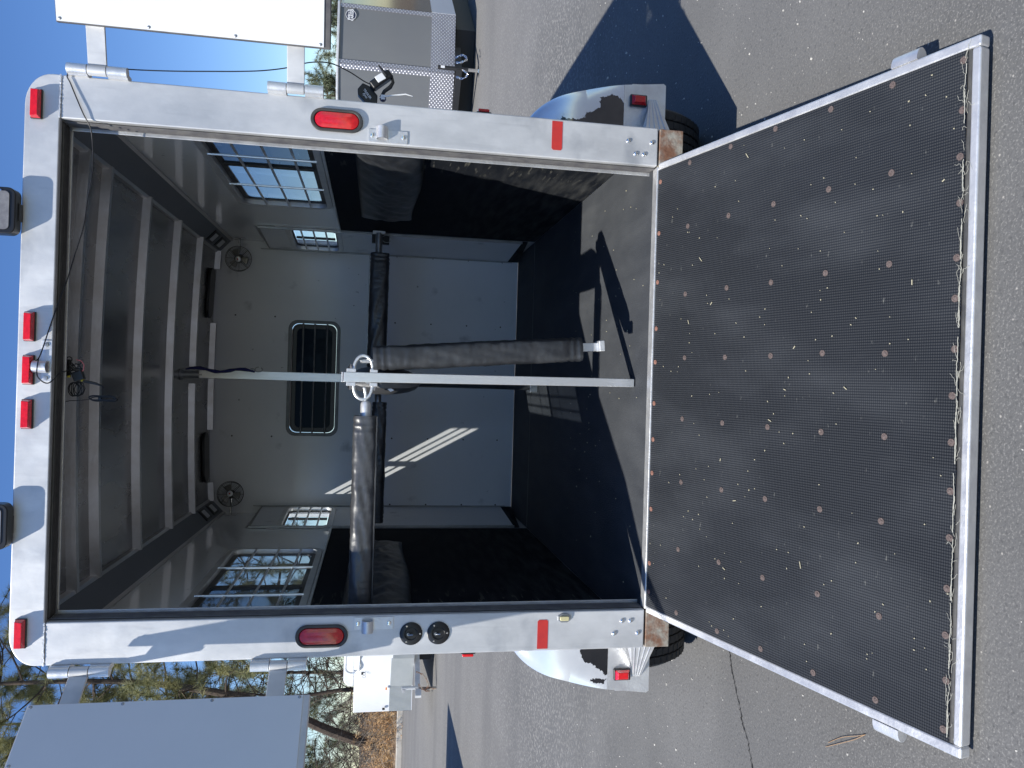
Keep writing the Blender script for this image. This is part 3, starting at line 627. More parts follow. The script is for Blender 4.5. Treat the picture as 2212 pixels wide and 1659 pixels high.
# loose threads along the frayed end of the mat
th = MB(); random.seed(12)
for k in range(70):
    x = random.uniform(-.83, .83); s = 1.262+random.uniform(0, .012); p = V((x, s, .001)); pts = [p.copy()]; ang_ = random.uniform(-.6, .6)+(0 if random.random() < .75 else 1.57)
    for j in range(random.randint(4, 9)):
        ang_ += random.uniform(-.7, .7); p = p+V((cos(ang_), sin(ang_)*.45, 0))*.006*random.choice((1, 1)); p.y = min(max(p.y, 1.235), 1.292); p.z = .0015+random.uniform(0, .003); pts.append(p.copy())
    th.tube(pts, .00045, 4)
for sg_ in range(3):
    pts = [V((-.835+1.67*i/300, 1.2665+.0035*noise.noise(V((i*.09, sg_*5, 0)))+.002*noise.noise(V((i*.6, sg_, 3))), .0015+.001*sg_)) for i in range(301)]
    for q in range(0, 300, 30):
        if (q//30+sg_) % 3: th.tube(pts[q:q+random.randint(12, 31)], .0009, 4)
o = obj("frayed_threads", th, STRAW, RM); o["kind"] = "stuff"
o.data.materials[0] = mat("frayed_thread", (.42, .41, .35), .8)

# ================================================================ LOOSE THINGS ON AND IN THE TRAILER
def padded(name_, p0, p1, hw, hd, mt, parent, seedv, flat=False, sagz=0., right=V((1, 0, 0))):
    """padded sleeve from p0 to p1, rounded-square section hw x hd (half sizes), wrinkled, seams near both ends"""
    p0, p1 = V(p0), V(p1); t = (p1-p0).normalized(); L = (p1-p0).length
    a = (right-t*right.dot(t)).normalized(); b = t.cross(a); nu, nv = 96, 32
    def f(u, v):
        s = u*L; e = min(s, L-s); k = 1.
        if abs(e-.028) < .004: k = .93
        if abs(e-.050) < .004: k = .93
        if e < .002: k = .97
        th_ = 2*pi*v; c_, s_ = cos(th_), sin(th_); q = (abs(c_)**3.4+abs(s_)**3.4)**(-1/3.4)
        wr = .0045*noise.noise(V((s*9+c_*2, s_*2.5, seedv)))+.0028*noise.noise(V((s*30+c_*5, s_*4, seedv+7)))+.0016*noise.noise(V((s*75, v*9, seedv)))
        return p0+t*s+a*(c_*q*(hw*k+wr))+b*(s_*q*(hd*k+wr))+V((0, 0, -sagz*sin(pi*u)))
    m_ = MB(); m_.grid(lambda u, v: f(u, v), nu, nv)
    m_.add([f(0, j/nv) for j in range(nv)]+[p0], [((j+1) % nv, j, nv) for j in range(nv)]); m_.add([f(1, j/nv) for j in range(nv)]+[p1], [(j, (j+1) % nv, nv) for j in range(nv)])
    return obj(name_, m_, mt, parent, ang=60)
# centre bar
cb = thing("upright_centre_bar", "bright square aluminium bar standing upright in the middle of the rear opening", "bar", (.018, .21, 0))
def loc(o, *pts): return [V(p)-V(o.location) for p in pts]
def at(o, mbx):
    l_o = o.location; mbx.v = [(v[0]-l_o[0], v[1]-l_o[1], v[2]-l_o[2]) for v in mbx.v]; return mbx
mb = MB(); mb.add([(.001, .19, .004), (.035, .19, .004), (.035, .23, .004), (.001, .23, .004), (-.012, .19, 1.183), (.027, .19, 1.183), (.027, .23, 1.183), (-.012, .23, 1.183)], [(0, 3, 2, 1), (4, 5, 6, 7), (0, 1, 5, 4), (1, 2, 6, 5), (2, 3, 7, 6), (3, 0, 4, 7)])
obj("square_tube", at(cb, mb), ALUT, cb, bev=.003)
obj("end_cap", at(cb, MB().box(-.0125, .0275, .189, .231, 1.184, 1.191)), ALUB, cb, bev=.002)
for sg in (1, -1):
    X0 = .0275 if sg > 0 else -.0125
    for za, zb_ in ((1.136, 1.172), (1.052, 1.082)): obj("ring_clamp", at(cb, MB().box(X0, X0+sg*.014, .192, .228, za, zb_)), ALUB, cb, bev=.002)
    for z in (1.158, 1.064): obj("clamp_nut", at(cb, MB().lathe((X0+sg*.014, .21, z), (sg, 0, 0), [(.009, 0), (.009, .008), (.005, .010), (.004, .016)], 6)), CHROME, cb)
    pp = [(X0+sg*.010, .208, 1.144)]+[(X0+sg*(.014+.052*sin(radians(a))), .208, 1.108+.036*cos(radians(a))) for a in range(0, 181, 15)]+[(X0+sg*.010, .208, 1.072)]
    obj("u_ring", at(cb, MB().tube(pp, .0065, 10)), STEEL if 0 else ALUT, cb)
# hanging padded bar
hb_ = thing("hanging_butt_bar", "black padded butt bar hanging straight down beside the upright bar", "padded bar", (.16, .20, .14))
padded("vinyl_sleeve", *loc(hb_, (.083, .215, 1.072), (.150, .215, .232)), .049, .046, VIND, hb_, 3.3)
obj("square_tube_end", at(hb_, MB().obox((.160, .215, .195), V((.017, 0, .001)), V((0, .017, 0)), V((-.003, 0, .05)))), ALUT, hb_, bev=.002)
obj("end_hook", at(hb_, MB().obox((.166, .2, .152), V((.022, 0, .002)), V((0, .03, 0)), V((-.001, 0, .012)))), ALUB, hb_, bev=.004)
obj("eye_rod", at(hb_, MB().tube([(.068, .206, 1.115), (.070, .206, 1.118), (.071, .207, 1.112), (.072, .208, 1.09), (.074, .212, 1.06)], .0075, 10)), ALUT, hb_)
# horizontal padded bar
lb = thing("latched_butt_bar", "black padded butt bar fixed level from the upright bar to the left wall", "padded bar", (-.56, .20, 1.04))
padded("vinyl_sleeve", *loc(lb, (-.143, .215, 1.094), (-.955, .215, 1.094)), .046, .046, VIN, lb, 8.1, right=V((0, 0, 1)))
sm = MB(); pp = [(-.143-.81*i/60, .172+.002*noise.noise(V((i*.4, 0, 0))), 1.049+.002*noise.noise(V((i*.7, 3, 0)))) for i in range(61)]
sm.tube(pp, .0035, 6); obj("sleeve_seam", at(lb, sm), VIND, lb, label="pale worn seam edge")
sm.v = sm.v
obj("round_end", at(lb, MB().lathe((-.150, .21, 1.094), (1, 0, 0), [(.0215, 0), (.0215, .052), (.018, .062), (.008, .066)], 20)), ALUB, lb)
obj("eye_rod", at(lb, MB().tube([(-.086, .209, 1.096), (-.060, .208, 1.096), (-.036, .206, 1.100), (-.030, .205, 1.106)], .0068, 10)), ALUT, lb)
obj("wall_pin", at(lb, MB().tube([(-.955, .215, 1.094), (-.98, .215, 1.094)], .016, 12)), STEEL, lb)
# divider pad lying lengthwise behind the bar, on a pipe to the tall post
dv = thing("stall_divider", "black padded stall divider running forward behind the upright bar", "divider", (0, 1.2, .8))
def df(u, v):
    y = .30+1.83*u; th_ = 2*pi*v; c_, s_ = cos(th_), sin(th_); q = (abs(c_)**2.4+abs(s_)**2.4)**(-1/2.4)
    z = 1.022+s_*q*.148; wx = .057*(1-.35*max(0, -s_)**2); k = min(1, .55+u*16)
    return V((-.003+c_*q*wx*k+.006*noise.noise(V((y*4, c_*2, s_*2))), y-.05*(1-abs(s_))*(1-min(1, u*12)), z+.004*noise.noise(V((y*5, s_*3, 5)))))
m_ = MB(); m_.grid(df, 70, 28); m_.add([df(0, j/28) for j in range(28)]+[V((-.003, .24, 1.035))], [((j+1) % 28, j, 28) for j in range(28)])
obj("vinyl_pad", at(dv, m_), VIN, dv, ang=60)
obj("pad_scuff", at(dv, MB().prism([(-.040, .262, .985), (-.046, .262, 1.0), (-.036, .262, 1.012), (-.030, .262, 1.002)], (0, .012, 0))), LET, dv, label="pale worn patch near the pad's end")
obj("inner_pipe", at(dv, MB().tube([(0, .22, 1.09), (0, 2.2, 1.09)], .016, 12)), STEEL, dv)
ps = thing("divider_post", "tall grey post from floor to ceiling between the two stalls", "post", (.008, 2.2, 0))
obj("upper_tube", at(ps, MB().box(-.019, .036, 2.178, 2.222, 1.12, 2.13)), ALUT, ps, bev=.004)
obj("collar", at(ps, MB().tube([(.004, 2.2, 2.11), (.002, 2.2, 2.245)], .023, 16).tube([(.003, 2.2, 2.228), (.002, 2.2, 2.24)], .034, 16)), STEEL, ps)
obj("lower_pipe", at(ps, MB().tube([(.004, 2.2, .0), (.004, 2.2, 1.14)], .039, 20)), mat("blue_grey_pipe", (.10, .11, .12), .35, .6, (.15, .16, .17), 6), ps)
obj("foot", at(ps, MB().box(-.05, .03, 2.15, 2.25, .0, .05)), STEEL, ps, bev=.004)
for sg, x0, x1, lab in ((1, .20, .832, "black padded breast bar across the right stall before the pale front wall"), (-1, -.142, -.90, "black padded breast bar across the left stall behind the level butt bar")):
    br = thing("breast_bar", lab, "padded bar", (x0+.3*sg, 2.3, 1.0), "breast bars in front of the front wall")
    if sg > 0:
        m_ = padded("vinyl_sleeve", *loc(br, (.06, 2.3, 1.052), (.832, 2.3, 1.049)), .061, .055, VIN, br, 5., right=V((0, 0, 1)))
        obj("steel_end", at(br, MB().tube([(.83, 2.3, 1.058), (.965, 2.3, 1.06)], .0225, 16)), STEEL, br)
        obj("end_plate", at(br, MB().box(.958, .978, 2.285, 2.30, 1.02, 1.10)), ALUB, br)
        obj("rubber_socket", at(br, MB().prism([(x, 2.33, z) for x, z in ((.905, 1.105), (.962, 1.105), (.962, .99), (.898, .992), (.898, 1.03), (.905, 1.04))], (0, .02, 0))), PLA, br)
        pp = [(.945+.0*k, 2.30, 1.035-.0) for k in range(1)]+[(.93+.024*cos(radians(a)), 2.295, 1.02+.03*sin(radians(a))-.01) for a in range(60, -241, -20)]
        obj("cable_loop", at(br, MB().tube(pp[1:], .002, 6)), STEEL, br)
    else:
        padded("vinyl_sleeve", *loc(br, (-.142, 2.3, 1.024), (-.93, 2.3, 1.024)), .045, .045, VIN, br, 6., right=V((0, 0, 1)))
        obj("steel_end", at(br, MB().lathe((-.143, 2.3, 1.035), (1, 0, 0), [(.021, 0), (.021, .045), (.008, .065), (.006, .14)], 18)), STEEL, br)
# blue tie strap
tie = thing("tie_strap", "navy tie strap with metal snap hanging from the ceiling beside the tall post", "strap", (.04, 2.08, 1.8))
pp = [(.034+.010*sin(i*.7), 2.08, 2.185-.40*i/14) for i in range(15)]
obj("webbing", at(tie, MB().tube(pp, [.004]+[.0075+.002*(i % 3) for i in range(13)]+[.006], 8)), BLUE, tie)
obj("snap_hook", at(tie, MB().tube([(.045+.014*cos(radians(a)), 2.08, 1.762+.022*sin(radians(a))) for a in range(0, 330, 20)], .0035, 8).tube([(.046, 2.08, 1.79), (.046, 2.08, 1.81)], .006, 8)), STEEL, tie)
# fans
def fan(sg, cz, lab):
    f = thing("cage_fan", lab, "fan", (sg*.828, 2.86, cz), "small cage fans in the front corners")
    ax = V((-.22*sg, -1, -.05)).normalized(); c0 = V((0, 0, 0)); a = ax.orthogonal().normalized(); a = V((1, 0, 0)); a = (a-ax*a.dot(ax)).normalized(); b = ax.cross(a); R = .088
    cg = MB()
    for k in range(10):
        r = R*(k+1)/10; h = .022*(1-(k/9)**2)
        cg.tube([c0+ax*h+(a*cos(t*pi/16)+b*sin(t*pi/16))*r for t in range(32)], .0012 if k < 9 else .0024, 5, closed=True)
    for t in range(4):
        an = pi/4+t*pi/2; cg.tube([c0+ax*.022*(1-(q/9)**2)+(a*cos(an)+b*sin(an))*R*(q+1)/10 for q in range(1, 10)], .0014, 5)
    cg.tube([c0-ax*.035+(a*cos(t*pi/16)+b*sin(t*pi/16))*R*.97 for t in range(32)], .002, 5, closed=True)
    for t in range(8):
        an = t*pi/4; e = a*cos(an)+b*sin(an); cg.tube([c0+e*R, c0-ax*.035+e*R*.97, c0-ax*.05+e*.03], .0015, 5)
    obj("wire_cage", cg, mat("cage_metal", (.07, .07, .07), .4, .6), f)
    bl = MB()
    for t in range(3):
        an = t*2*pi/3+.35
        def pf(u, v, an=an):
            r = .012+.055*u; w_ = (v-.5)*(.5+.75*u)*.05/max(r, .03)*.9; q = an+w_
            return c0-ax*(.010+.012*(v-.5))+(a*cos(q)+b*sin(q))*r
        bl.grid(pf, 8, 8)
    bo = obj("fan_blade", bl, mat("blade_metal", (.35, .34, .31), .3, .7), f)
    so_ = bo.modifiers.new("solid", 'SOLIDIFY'); so_.thickness = .0015
    obj("motor", MB().lathe(c0-ax*.018, -ax, [(.028, 0), (.032, .01), (.032, .045), (.02, .06)], 20), PLA, f)
    obj("hub_badge", MB().lathe(c0+ax*.022, ax, [(.020, 0), (.020, .003), (.018, .004)], 24), LET if sg < 0 else STEEL, f)
    obj("badge_mark", MB().obox(c0+ax*.0265+b*.002, a*.006, b*.005, ax*.0005), mat("red_badge", (.35, .02, .02), .5), f)
    obj("mount_arm", MB().tube([c0-ax*.045, V((sg*.05, .05, 0)), V((sg*.105, .04, 0)), V((sg*.150, .04, 0))], .008, 10).obox(V((sg*.152, .04, 0)), V((.004, 0, 0)), V((0, .03, 0)), V((0, 0, .04))), CHROME, f)
    return f
fan(-1, 2.037, "small cage fan with a white hub in the front corner above the left stall")
fan(1, 2.03, "small cage fan with a dark hub in the front corner above the right stall")
# wiring bundle inside the header and the long thin cable
wb = thing("wiring_bundle", "tangle of black wires with a pink loop hanging below the ceiling", "wiring", (0, .13, 2.1))
random.seed(8); m_ = MB()
for k in range(5):
    pts = [(-.065+.025*cos(t*.52)+random.uniform(-.003, .003), .125+.004*k, 2.128+.018*sin(t*.52)-.004*k+random.uniform(-.002, .002)) for t in range(12)]
    m_.tube(pts, .0018, 6, closed=True)
for k in range(4):
    pts = [(-.005+.010*k+random.uniform(-.01, .01), .12+.003*k, 2.150-.010*j+random.uniform(-.004, .004)) for j in range(6)]; m_.tube(pts, .0026, 6)
m_.tube([(.040+.010*cos(t*.6), .12, 2.142+.009*sin(t*.6)) for t in range(10)], .002, 6, closed=True)
m_.tube([(.02, .12, 2.14), (.005, .12, 2.125), (-.005, .12, 2.108), (-.02, .12, 2.098)], .005, 8)
m_.tube([(-.036, .12, 2.092), (-.040, .122, 2.07), (-.044, .123, 2.052), (-.052, .125, 2.03), (-.060, .125, 2.024)], [.004, .005, .0045, .003, .0015], 8)
m_.tube([(.03, .118, 2.16), (.02, .118, 2.15), (.0, .118, 2.145), (-.02, .118, 2.15)], .002, 6)
obj("black_wires", at(wb, m_), PLA, wb)
obj("connector_block", at(wb, MB().obox((-.018, .12, 2.110), V((.016, 0, .006)), V((0, .012, 0)), V((-.006, 0, .017)))), PLA, wb, bev=.003)
obj("pink_wire", at(wb, MB().tube([(.040, .118, 2.118), (.036, .118, 2.102), (.022, .118, 2.092), (.005, .118, 2.093), (-.010, .118, 2.104)], .0016, 6)), PINK, wb)
obj("yellow_tape", at(wb, MB().tube([(-.028, .12, 2.102), (-.034, .12, 2.094)], .006, 8).tube([(-.02, .118, 2.136), (-.022, .118, 2.146)], .004, 8)), YEL, wb)
obj("hanger_clip", at(wb, MB().box(-.02, .04, .118, .13, 2.138, 2.165)), PLA, wb)
wc_ = thing("zip_tied_wire_coil", "folded black wire tied into a small bundle below the ceiling", "wire", (-.09, .14, 2.05))
m_ = MB(); m_.tube([(-.113, .13, 2.160), (-.108, .13, 2.14), (-.106, .13, 2.10), (-.10, .13, 2.07)], .0015, 6)
for k in range(6):
    o1 = random.uniform(-.004, .004); pts = []
    for t in range(24):
        q = 2*pi*t/24; pts.append((-.098+.006*sin(q)*(1+abs(cos(q)))+o1, .13+.002*k, 2.030-.045*cos(q)+o1))
    m_.tube(pts, .0013, 6, closed=True)
m_.tube([(-.098, .136, 2.046), (-.098, .136, 2.036)], .007, 8)
obj("wire_loops", at(wc_, m_), PLA, wc_)
cbp = [(.03, -.045, 2.19), (.05, -.03, 2.18), (.18, .0, 2.155), (.30, .02, 2.125), (.393, .03, 2.105), (.50, .03, 2.078), (.585, .03, 2.068), (.698, .02, 2.050), (.78, .01, 2.049), (.837, -.004, 2.053), (.880, -.010, 2.074), (.929, -.009, 2.096), (.985, -.007, 2.120), (1.011, -.008, 2.130), (1.04, -.01, 2.10), (1.05, .0, 2.01), (1.055, .0, 1.887), (1.062, .0, 1.78), (1.073, .0, 1.661), (1.082, 0, 1.57), (1.093, 0, 1.488), (1.115, .01, 1.408), (1.150, .03, 1.33), (1.158, .04, 1.257), (1.145, .07, 1.19), (1.12, .09, 1.13), (1.11, .09, 1.09)]
tag(obj("thin_cable", MB().tube(cr(cbp, 6), .0022, 6).tube(cr([(.04, -.03, 2.185), (-.02, -.05, 2.18), (-.045, -.04, 2.15), (-.01, .0, 2.13), (.0, .09, 2.135), (.01, .11, 2.15)], 6), .0022, 6), PLA),
    "thin black cable looped from the header out past the right door hinges", "cable")
# camera unit strapped to the right side
du = thing("strapped_camera_unit", "black camera unit with white lettering strapped on beyond the right post", "camera", (1.09, .10, 1.07))
def D(x, y, yy=.10): return V((1.0455+(1290-y)*.0003, yy, 1.159-(x-500)*.000302))
obj("base_wedge", at(du, MB().prism([D(*p) for p in ((500, 1120), (505, 1190), (600, 1285), (745, 1300), (748, 1180), (650, 1075), (560, 1040))], (0, .03, 0))), PLA, du, bev=.003)
obj("camera_housing", at(du, MB().obox(D(785, 1010, .085), (D(900, 915)-D(670, 1105))*.5, V((0, .022, 0)), (D(760, 960)-D(830, 1050))*.5)), PLA, du, bev=.008)
obj("lens_label", at(du, MB().obox(D(775, 1005, .061), (D(830, 965)-D(720, 1045))*.42, V((0, .002, 0)), (D(745, 970)-D(805, 1045))*.45)), LET, du, bev=.003)
obj("stub_antenna", at(du, MB().tube([D(850, 970, .06), D(800, 925, .05), D(750, 875, .045)], [.006, .005, .003], 10)), PLA, du)
obj("bracket_arm", at(du, MB().tube([D(915, 930, .09), D(935, 1020, .085), D(900, 1090, .08), D(830, 1150, .08), D(790, 1230, .08)], [.005, .006, .008, .007, .006], 10)), PLA, du)
obj("ball_joint", at(du, MB().lathe(D(815, 1255, .07), (0, -1, 0), [(.004, -.012), (.011, -.006), (.0125, 0), (.011, .006), (.004, .012)], 16)), mat("purple_black_ball", (.02, .015, .06), .3), du)
obj("zip_tie", at(du, MB().obox(D(815, 1252, .056), V((.008, 0, 0)), V((0, .004, 0)), V((0, 0, .008))).tube([D(770, 1262, .054), D(830, 1250, .05), D(960, 1220, .05), D(1090, 1195, .05), D(1180, 1212, .052)], [.0016, .0026, .0026, .0026, .0012], 6)), LET, du)
Rv, Uv = V((-.78, 0, -.62)), V((.62, 0, -.78))
tl = D(622, 1178, .0985)-V(du.location)
text("lettering", "TRAILER", .0115, tl, Rv, Uv, LET, du, bold=.0003); text("lettering", "Eyes", .0125, tl-Uv*.0105, Rv, Uv, LET, du, bold=.0002, shear=.3)

# straw and hay bits on the ramp
random.seed(21); m_ = MB(); R3 = RM.matrix_local.to_3x3()
for k in range(170):
    x = random.uniform(-.83, .83); s = random.uniform(.02, 1.26); ln_ = random.uniform(.0012, .005) if random.random() < .93 else random.uniform(.008, .022)
    a = random.uniform(0, pi); c0 = R3 @ V((sgx*x, s, .0018)); t1 = R3 @ V((cos(a), sin(a), 0)); t2 = R3 @ V((-sin(a), cos(a), 0)); t3 = R3 @ V((0, 0, 1))
    m_.obox(c0, t1*ln_*.5, t2*.0011, t3*.0008)
structure("straw_bits", m_, STRAW, kind="stuff", smooth=False)
m_ = MB()
for k in range(60):
    x = random.uniform(-.9, .9); y = random.uniform(.06, 1.3); a = random.uniform(0, pi); m_.obox((x, y, .002), V((cos(a), sin(a), 0))*random.uniform(.001, .004), V((-sin(a), cos(a), 0))*.0012, V((0, 0, .001)))
structure("floor_crumbs", m_, STRAW, kind="stuff", smooth=False)
PN = mat("dry_pine_needle", (.38, .24, .13), .7)
NB = [(-1.009, -.82, G+.004), (-1.045, -.772, G+.006), (-1.079, -.717, G+.006), (-1.137, -.619, G+.003), (-1.028, -.786, G+.005), (-1.068, -.706, G+.005), (-1.118, -.632, G+.003)]
tag(obj("fallen_needle", MB().tube(cr([NB[0], NB[1], NB[2], NB[3]], 5), .0009, 5).tube(cr([NB[0], NB[4], NB[5], NB[6]], 5), .0009, 5), PN), "brown pine needle pair lying on the asphalt left of the ramp", "pine needle")

# ================================================================ OTHER TRAILERS
ct = thing("cargo_trailer", "grey enclosed cargo trailer with diamond plate trim parked on the right beyond the horse trailer", "trailer", (4.87, 9.5, G))
zb, zt = -.045, 1.735
c1, c2, c3 = V((5.82, 9.50, 0)), V((4.87, 9.44, 0)), V((3.98, 9.92, 0)); bk = V((.62, .79, 0))*4.0
c4, c5 = c1+bk, c3+bk
def quadp(m_, a, b, z0, z1, off=0., th=.02):
    d = (b-a).normalized(); n = V((d.y, -d.x, 0)); n = n if n.y < 0 else -n
    p = [a+n*off+V((0, 0, z0)), b+n*off+V((0, 0, z0)), b+n*off+V((0, 0, z1)), a+n*off+V((0, 0, z1))]; return m_.prism(p, -n*th)
obj("body", at(ct, MB().prism([p+V((0, 0, zb)) for p in (c1, c2, c3, c5, c4)], (0, 0, zt-zb))), GREYP, ct)
obj("roof_cap", at(ct, MB().prism([p+V((0, 0, zt+.001)) for p in (c1+V((.02, -.03, 0)), c2+V((0, -.03, 0)), c3+V((-.03, -.02, 0)), c5, c4)], (0, 0, .04))), ALU, ct, bev=.01)
m_ = MB(); quadp(m_, c1, c2, zb, .33, .012); quadp(m_, c2, c3, zb, .33, .012); obj("stone_guard", at(ct, m_), DIA, ct)
e = (c2-c1).normalized(); obj("corner_trim", at(ct, quadp(MB(), c1, c1+e*.06, .331, zt, .012)), DIA, ct); m_ = quadp(MB(), c2-e*.06, c2, .331, zt, .012); e2 = (c3-c2).normalized(); quadp(m_, c2, c2+e2*.07, .331, zt, .012)
obj("centre_trim", at(ct, m_), DIA, ct)
m_ = MB(); n2 = V((.79, -.62, 0)); m_.prism([c1+n2*.004+V((0, 0, .33)), c4+n2*.004+V((0, 0, .33)), c4+n2*.004+V((0, 0, zt-.05)), c1+n2*.004+V((0, 0, zt-.05))], n2*.006)
obj("side_panel", at(ct, m_), mat("dark_mirror_panel", (.05, .055, .05), .12, .3, (.10, .10, .08), 3, stretch=(1, 1, 5)), ct)
m_ = MB(); m_.prism([c1+n2*.004+V((0, 0, zb)), c4+n2*.004+V((0, 0, zb)), c4+n2*.004+V((0, 0, .33)), c1+n2*.004+V((0, 0, .33))], n2*.008); obj("side_skirt", at(ct, m_), WHITE, ct)
m_ = MB(); ctr = (c1+c3)*.5+bk*.15
for k in (0, 1): m_.prism([(p+V((0, .25 if k == 0 else .8, G+.01))) for p in (c1-V((.1, 0, 0)), c3+V((.15, 0, 0)), c3+bk*.5, c1+bk*.5)], (0, 0, .3 if k == 0 else .2))
obj("undercarriage", at(ct, m_), BLK, ct)
tg = MB(); tn = V((4.78, 9.05, 0))
for p in (V((5.35, 9.6, -.10)), V((4.25, 9.85, -.10))): tg.obox((p+tn+V((0, 0, -.08)))*.5, (tn+V((0, 0, -.08))-p)*.5, V((0, .035, 0)), V((0, 0, .045)))
obj("tongue", at(ct, tg), BLK, ct)
obj("tongue_jack", at(ct, MB().tube([(4.80, 9.05, .24), (4.80, 9.05, -.22)], .032, 12)), BLK, ct)
obj("jack_leg", at(ct, MB().tube([(4.80, 9.05, -.22), (4.80, 9.05, G+.015)], .026, 12).obox((4.80, 9.05, G+.012), V((.08, 0, 0)), V((0, .06, 0)), V((0, 0, .010)))), CHROME, ct)
obj("jack_sticker", at(ct, MB().box(4.782, 4.818, 9.016, 9.018, .14, .20)), LET, ct)
random.seed(5)
def chain(m_, pts, r=.0035, L=.03):
    pts = cr(pts, 8); acc = [pts[0]]
    for p in pts:
        if (p-acc[-1]).length > L*.72: acc.append(p)
    for i in range(len(acc)-1):
        a, b = acc[i], acc[i+1]; d = (b-a).normalized(); s_ = (V((0, 1, .3)) if i % 2 else V((1, .2, 0))); s_ = (s_-d*s_.dot(d)).normalized(); c_ = (a+b)*.5
        m_.tube([c_+d*(L*.55)*cos(q*pi/4)+s_*(L*.28)*sin(q*pi/4) for q in range(8)], r, 5, closed=True)
    return m_
m_ = MB(); chain(m_, [(4.95, 9.0, -.02), (4.98, 8.95, -.12), (4.9, 8.9, -.18), (4.84, 8.9, -.08), (4.86, 8.95, .0)], .006, .045); chain(m_, [(4.66, 9.0, -.04), (4.62, 8.95, -.13), (4.68, 8.9, -.2), (4.74, 8.9, -.1)], .006, .045)
obj("safety_chain", at(ct, m_), CHROME, ct)
bd = obj("round_badge", at(ct, MB().lathe((5.64, 9.476, 1.575), (0, -1, 0), [(.082, 0), (.082, .006)], 40)), NAVY, ct)
bl_ = V(ct.location)
obj("badge_ring", at(ct, MB().ring([(5.64+.080*cos(a*pi/20), 9.469, 1.575+.080*sin(a*pi/20)) for a in range(40)], [(5.64+.074*cos(a*pi/20), 9.469, 1.575+.074*sin(a*pi/20)) for a in range(40)], (0, -.002, 0))), LET, ct)
text("badge_lettering", "WELLS", .055, V((5.64, 9.467, 1.598))-bl_, (1, 0, 0), (0, 0, 1), LET, ct, bold=.0016); text("badge_lettering", "CARGO", .052, V((5.64, 9.467, 1.553))-bl_, (1, 0, 0), (0, 0, 1), LET, ct, bold=.0016)

wt = thing("white_trailer", "white trailer nose with corrugated stone guard parked in the far left distance", "trailer", (-6.4, 14, G))
CORR = mat("corrugated_guard", (.50, .53, .53), .4, .3, (.58, .60, .60), 3)
n_, l_, b_ = nodes(CORR); tc = n_.new("ShaderNodeTexCoord"); wv = n_.new("ShaderNodeTexWave"); wv.inputs["Scale"].default_value = 13; wv.bands_direction = 'X'; wv.inputs["Distortion"].default_value = .5; l_.new(tc.outputs['Object'], wv.inputs[0])
cw = n_.new("ShaderNodeMapRange"); l_.new(wv.outputs[0], cw.inputs[0]); mixin(CORR, (.30, .32, .32), mul(CORR, cw.outputs[0], .4))  # darker stripes painted along the waves stand in for relief shading
bp = n_.new("ShaderNodeBump"); bp.inputs["Strength"].default_value = .7; bp.inputs["Distance"].default_value = .02; l_.new(wv.outputs[0], bp.inputs["Height"]); l_.new(bp.outputs[0], b_.inputs["Normal"])
w1, w2, w3, w4 = V((-4.6, 13.6, 0)), V((-5.75, 13.55, 0)), V((-6.49, 14.0, 0)), V((-7.04, 14.02, 0))
obj("body", at(wt, MB().prism([p+V((0, 0, .05)) for p in (w1, w2, w3, w4, w4+V((-.6, 4.5, 0)), w1+V((.3, 4.5, 0)))], (0, 0, 1.24))), WHITE, wt, bev=.01)
def wp(m_, a, b, z0, z1, off=.006): return quadp(m_, a, b, z0, z1, off, .01)
m_ = MB(); wp(m_, w1, w2, .06, .50); wp(m_, w2, w3, .06, .53); wp(m_, w3, w4, .08, .54); obj("stone_guard", at(wt, m_), CORR, wt)
capm = MB(); cpts = [(-4.5, 1.30)]+[(-6.50+.16*(1-cos(radians(a))) if 0 else -6.50+.16-.16*cos(radians(90-a)), 1.50-.16+.16*sin(radians(90-a)) if a < 91 else 0) for a in range(0, 91, 15)]
cpts = [(-6.50, 1.297), (-6.50, 1.36)]+[(-6.34-.16*cos(radians(a)), 1.35+.16*sin(radians(a))) for a in range(15, 91, 15)]+[(-4.6, 1.51), (-4.6, 1.297)]
capm.prism([(x, 14.05, z) for x, z in cpts], (0, 3.5, 0)); obj("roof_cap", at(wt, capm), WHITE, wt, bev=.03)
hp_ = [(-5.60, 1.46), (-5.92, 1.46)]+[(-5.95-.13*sin(radians(a)), 1.32+.14*cos(radians(a))) for a in range(0, 181, 20)]+[(-5.92, 1.18), (-5.60, 1.18)]
obj("grab_hoop", at(wt, MB().tube([(x, 13.50+max(0, -5.75-x)*.61, z) for x, z in hp_], .018, 10)), ALUT, wt)
obj("amber_light", at(wt, MB().box(-6.56, -6.51, 13.955, 13.975, .595, .625)), ORANGE, wt)
obj("latch", at(wt, MB().prism([(x, 13.99, z) for x, z in rr(-6.97, .655, .045, .055, .012)], (0, -.015, 0))), PLA, wt)
obj("door_latch", at(wt, MB().box(-6.14, -6.09, 13.74, 13.755, 1.10, 1.14).tube([(-6.11+.03*cos(a*pi/6), 13.72, 1.08+.03*sin(a*pi/6)) for a in range(12)], .003, 5, closed=True).tube([(-6.17+.03*cos(a*pi/6), 13.72, 1.08+.03*sin(a*pi/6)) for a in range(12)], .003, 5, closed=True)), BLK, wt)
obj("undercarriage", at(wt, MB().box(-5.9, -4.6, 14.4, 17, G+.005, .05).box(-5.95, -5.7, 14.0, 14.3, -.35, .05)), BLK, wt)
obj("tongue", at(wt, MB().obox((-6.05, 13.55, -.01), V((.35, .30, 0)), V((0, .04, 0)), V((0, 0, .05))).obox((-6.38, 13.25, -.02), V((.05, .05, 0)), V((-.04, .04, 0)), V((0, 0, .06)))), ALU, wt)
obj("tongue_jack", at(wt, MB().tube([(-6.28, 13.3, .32), (-6.28, 13.3, -.02)], .035, 12).obox((-6.33, 13.28, .28), V((.03, 0, 0)), V((0, .02, 0)), V((0, 0, .03)))), ALUB, wt)
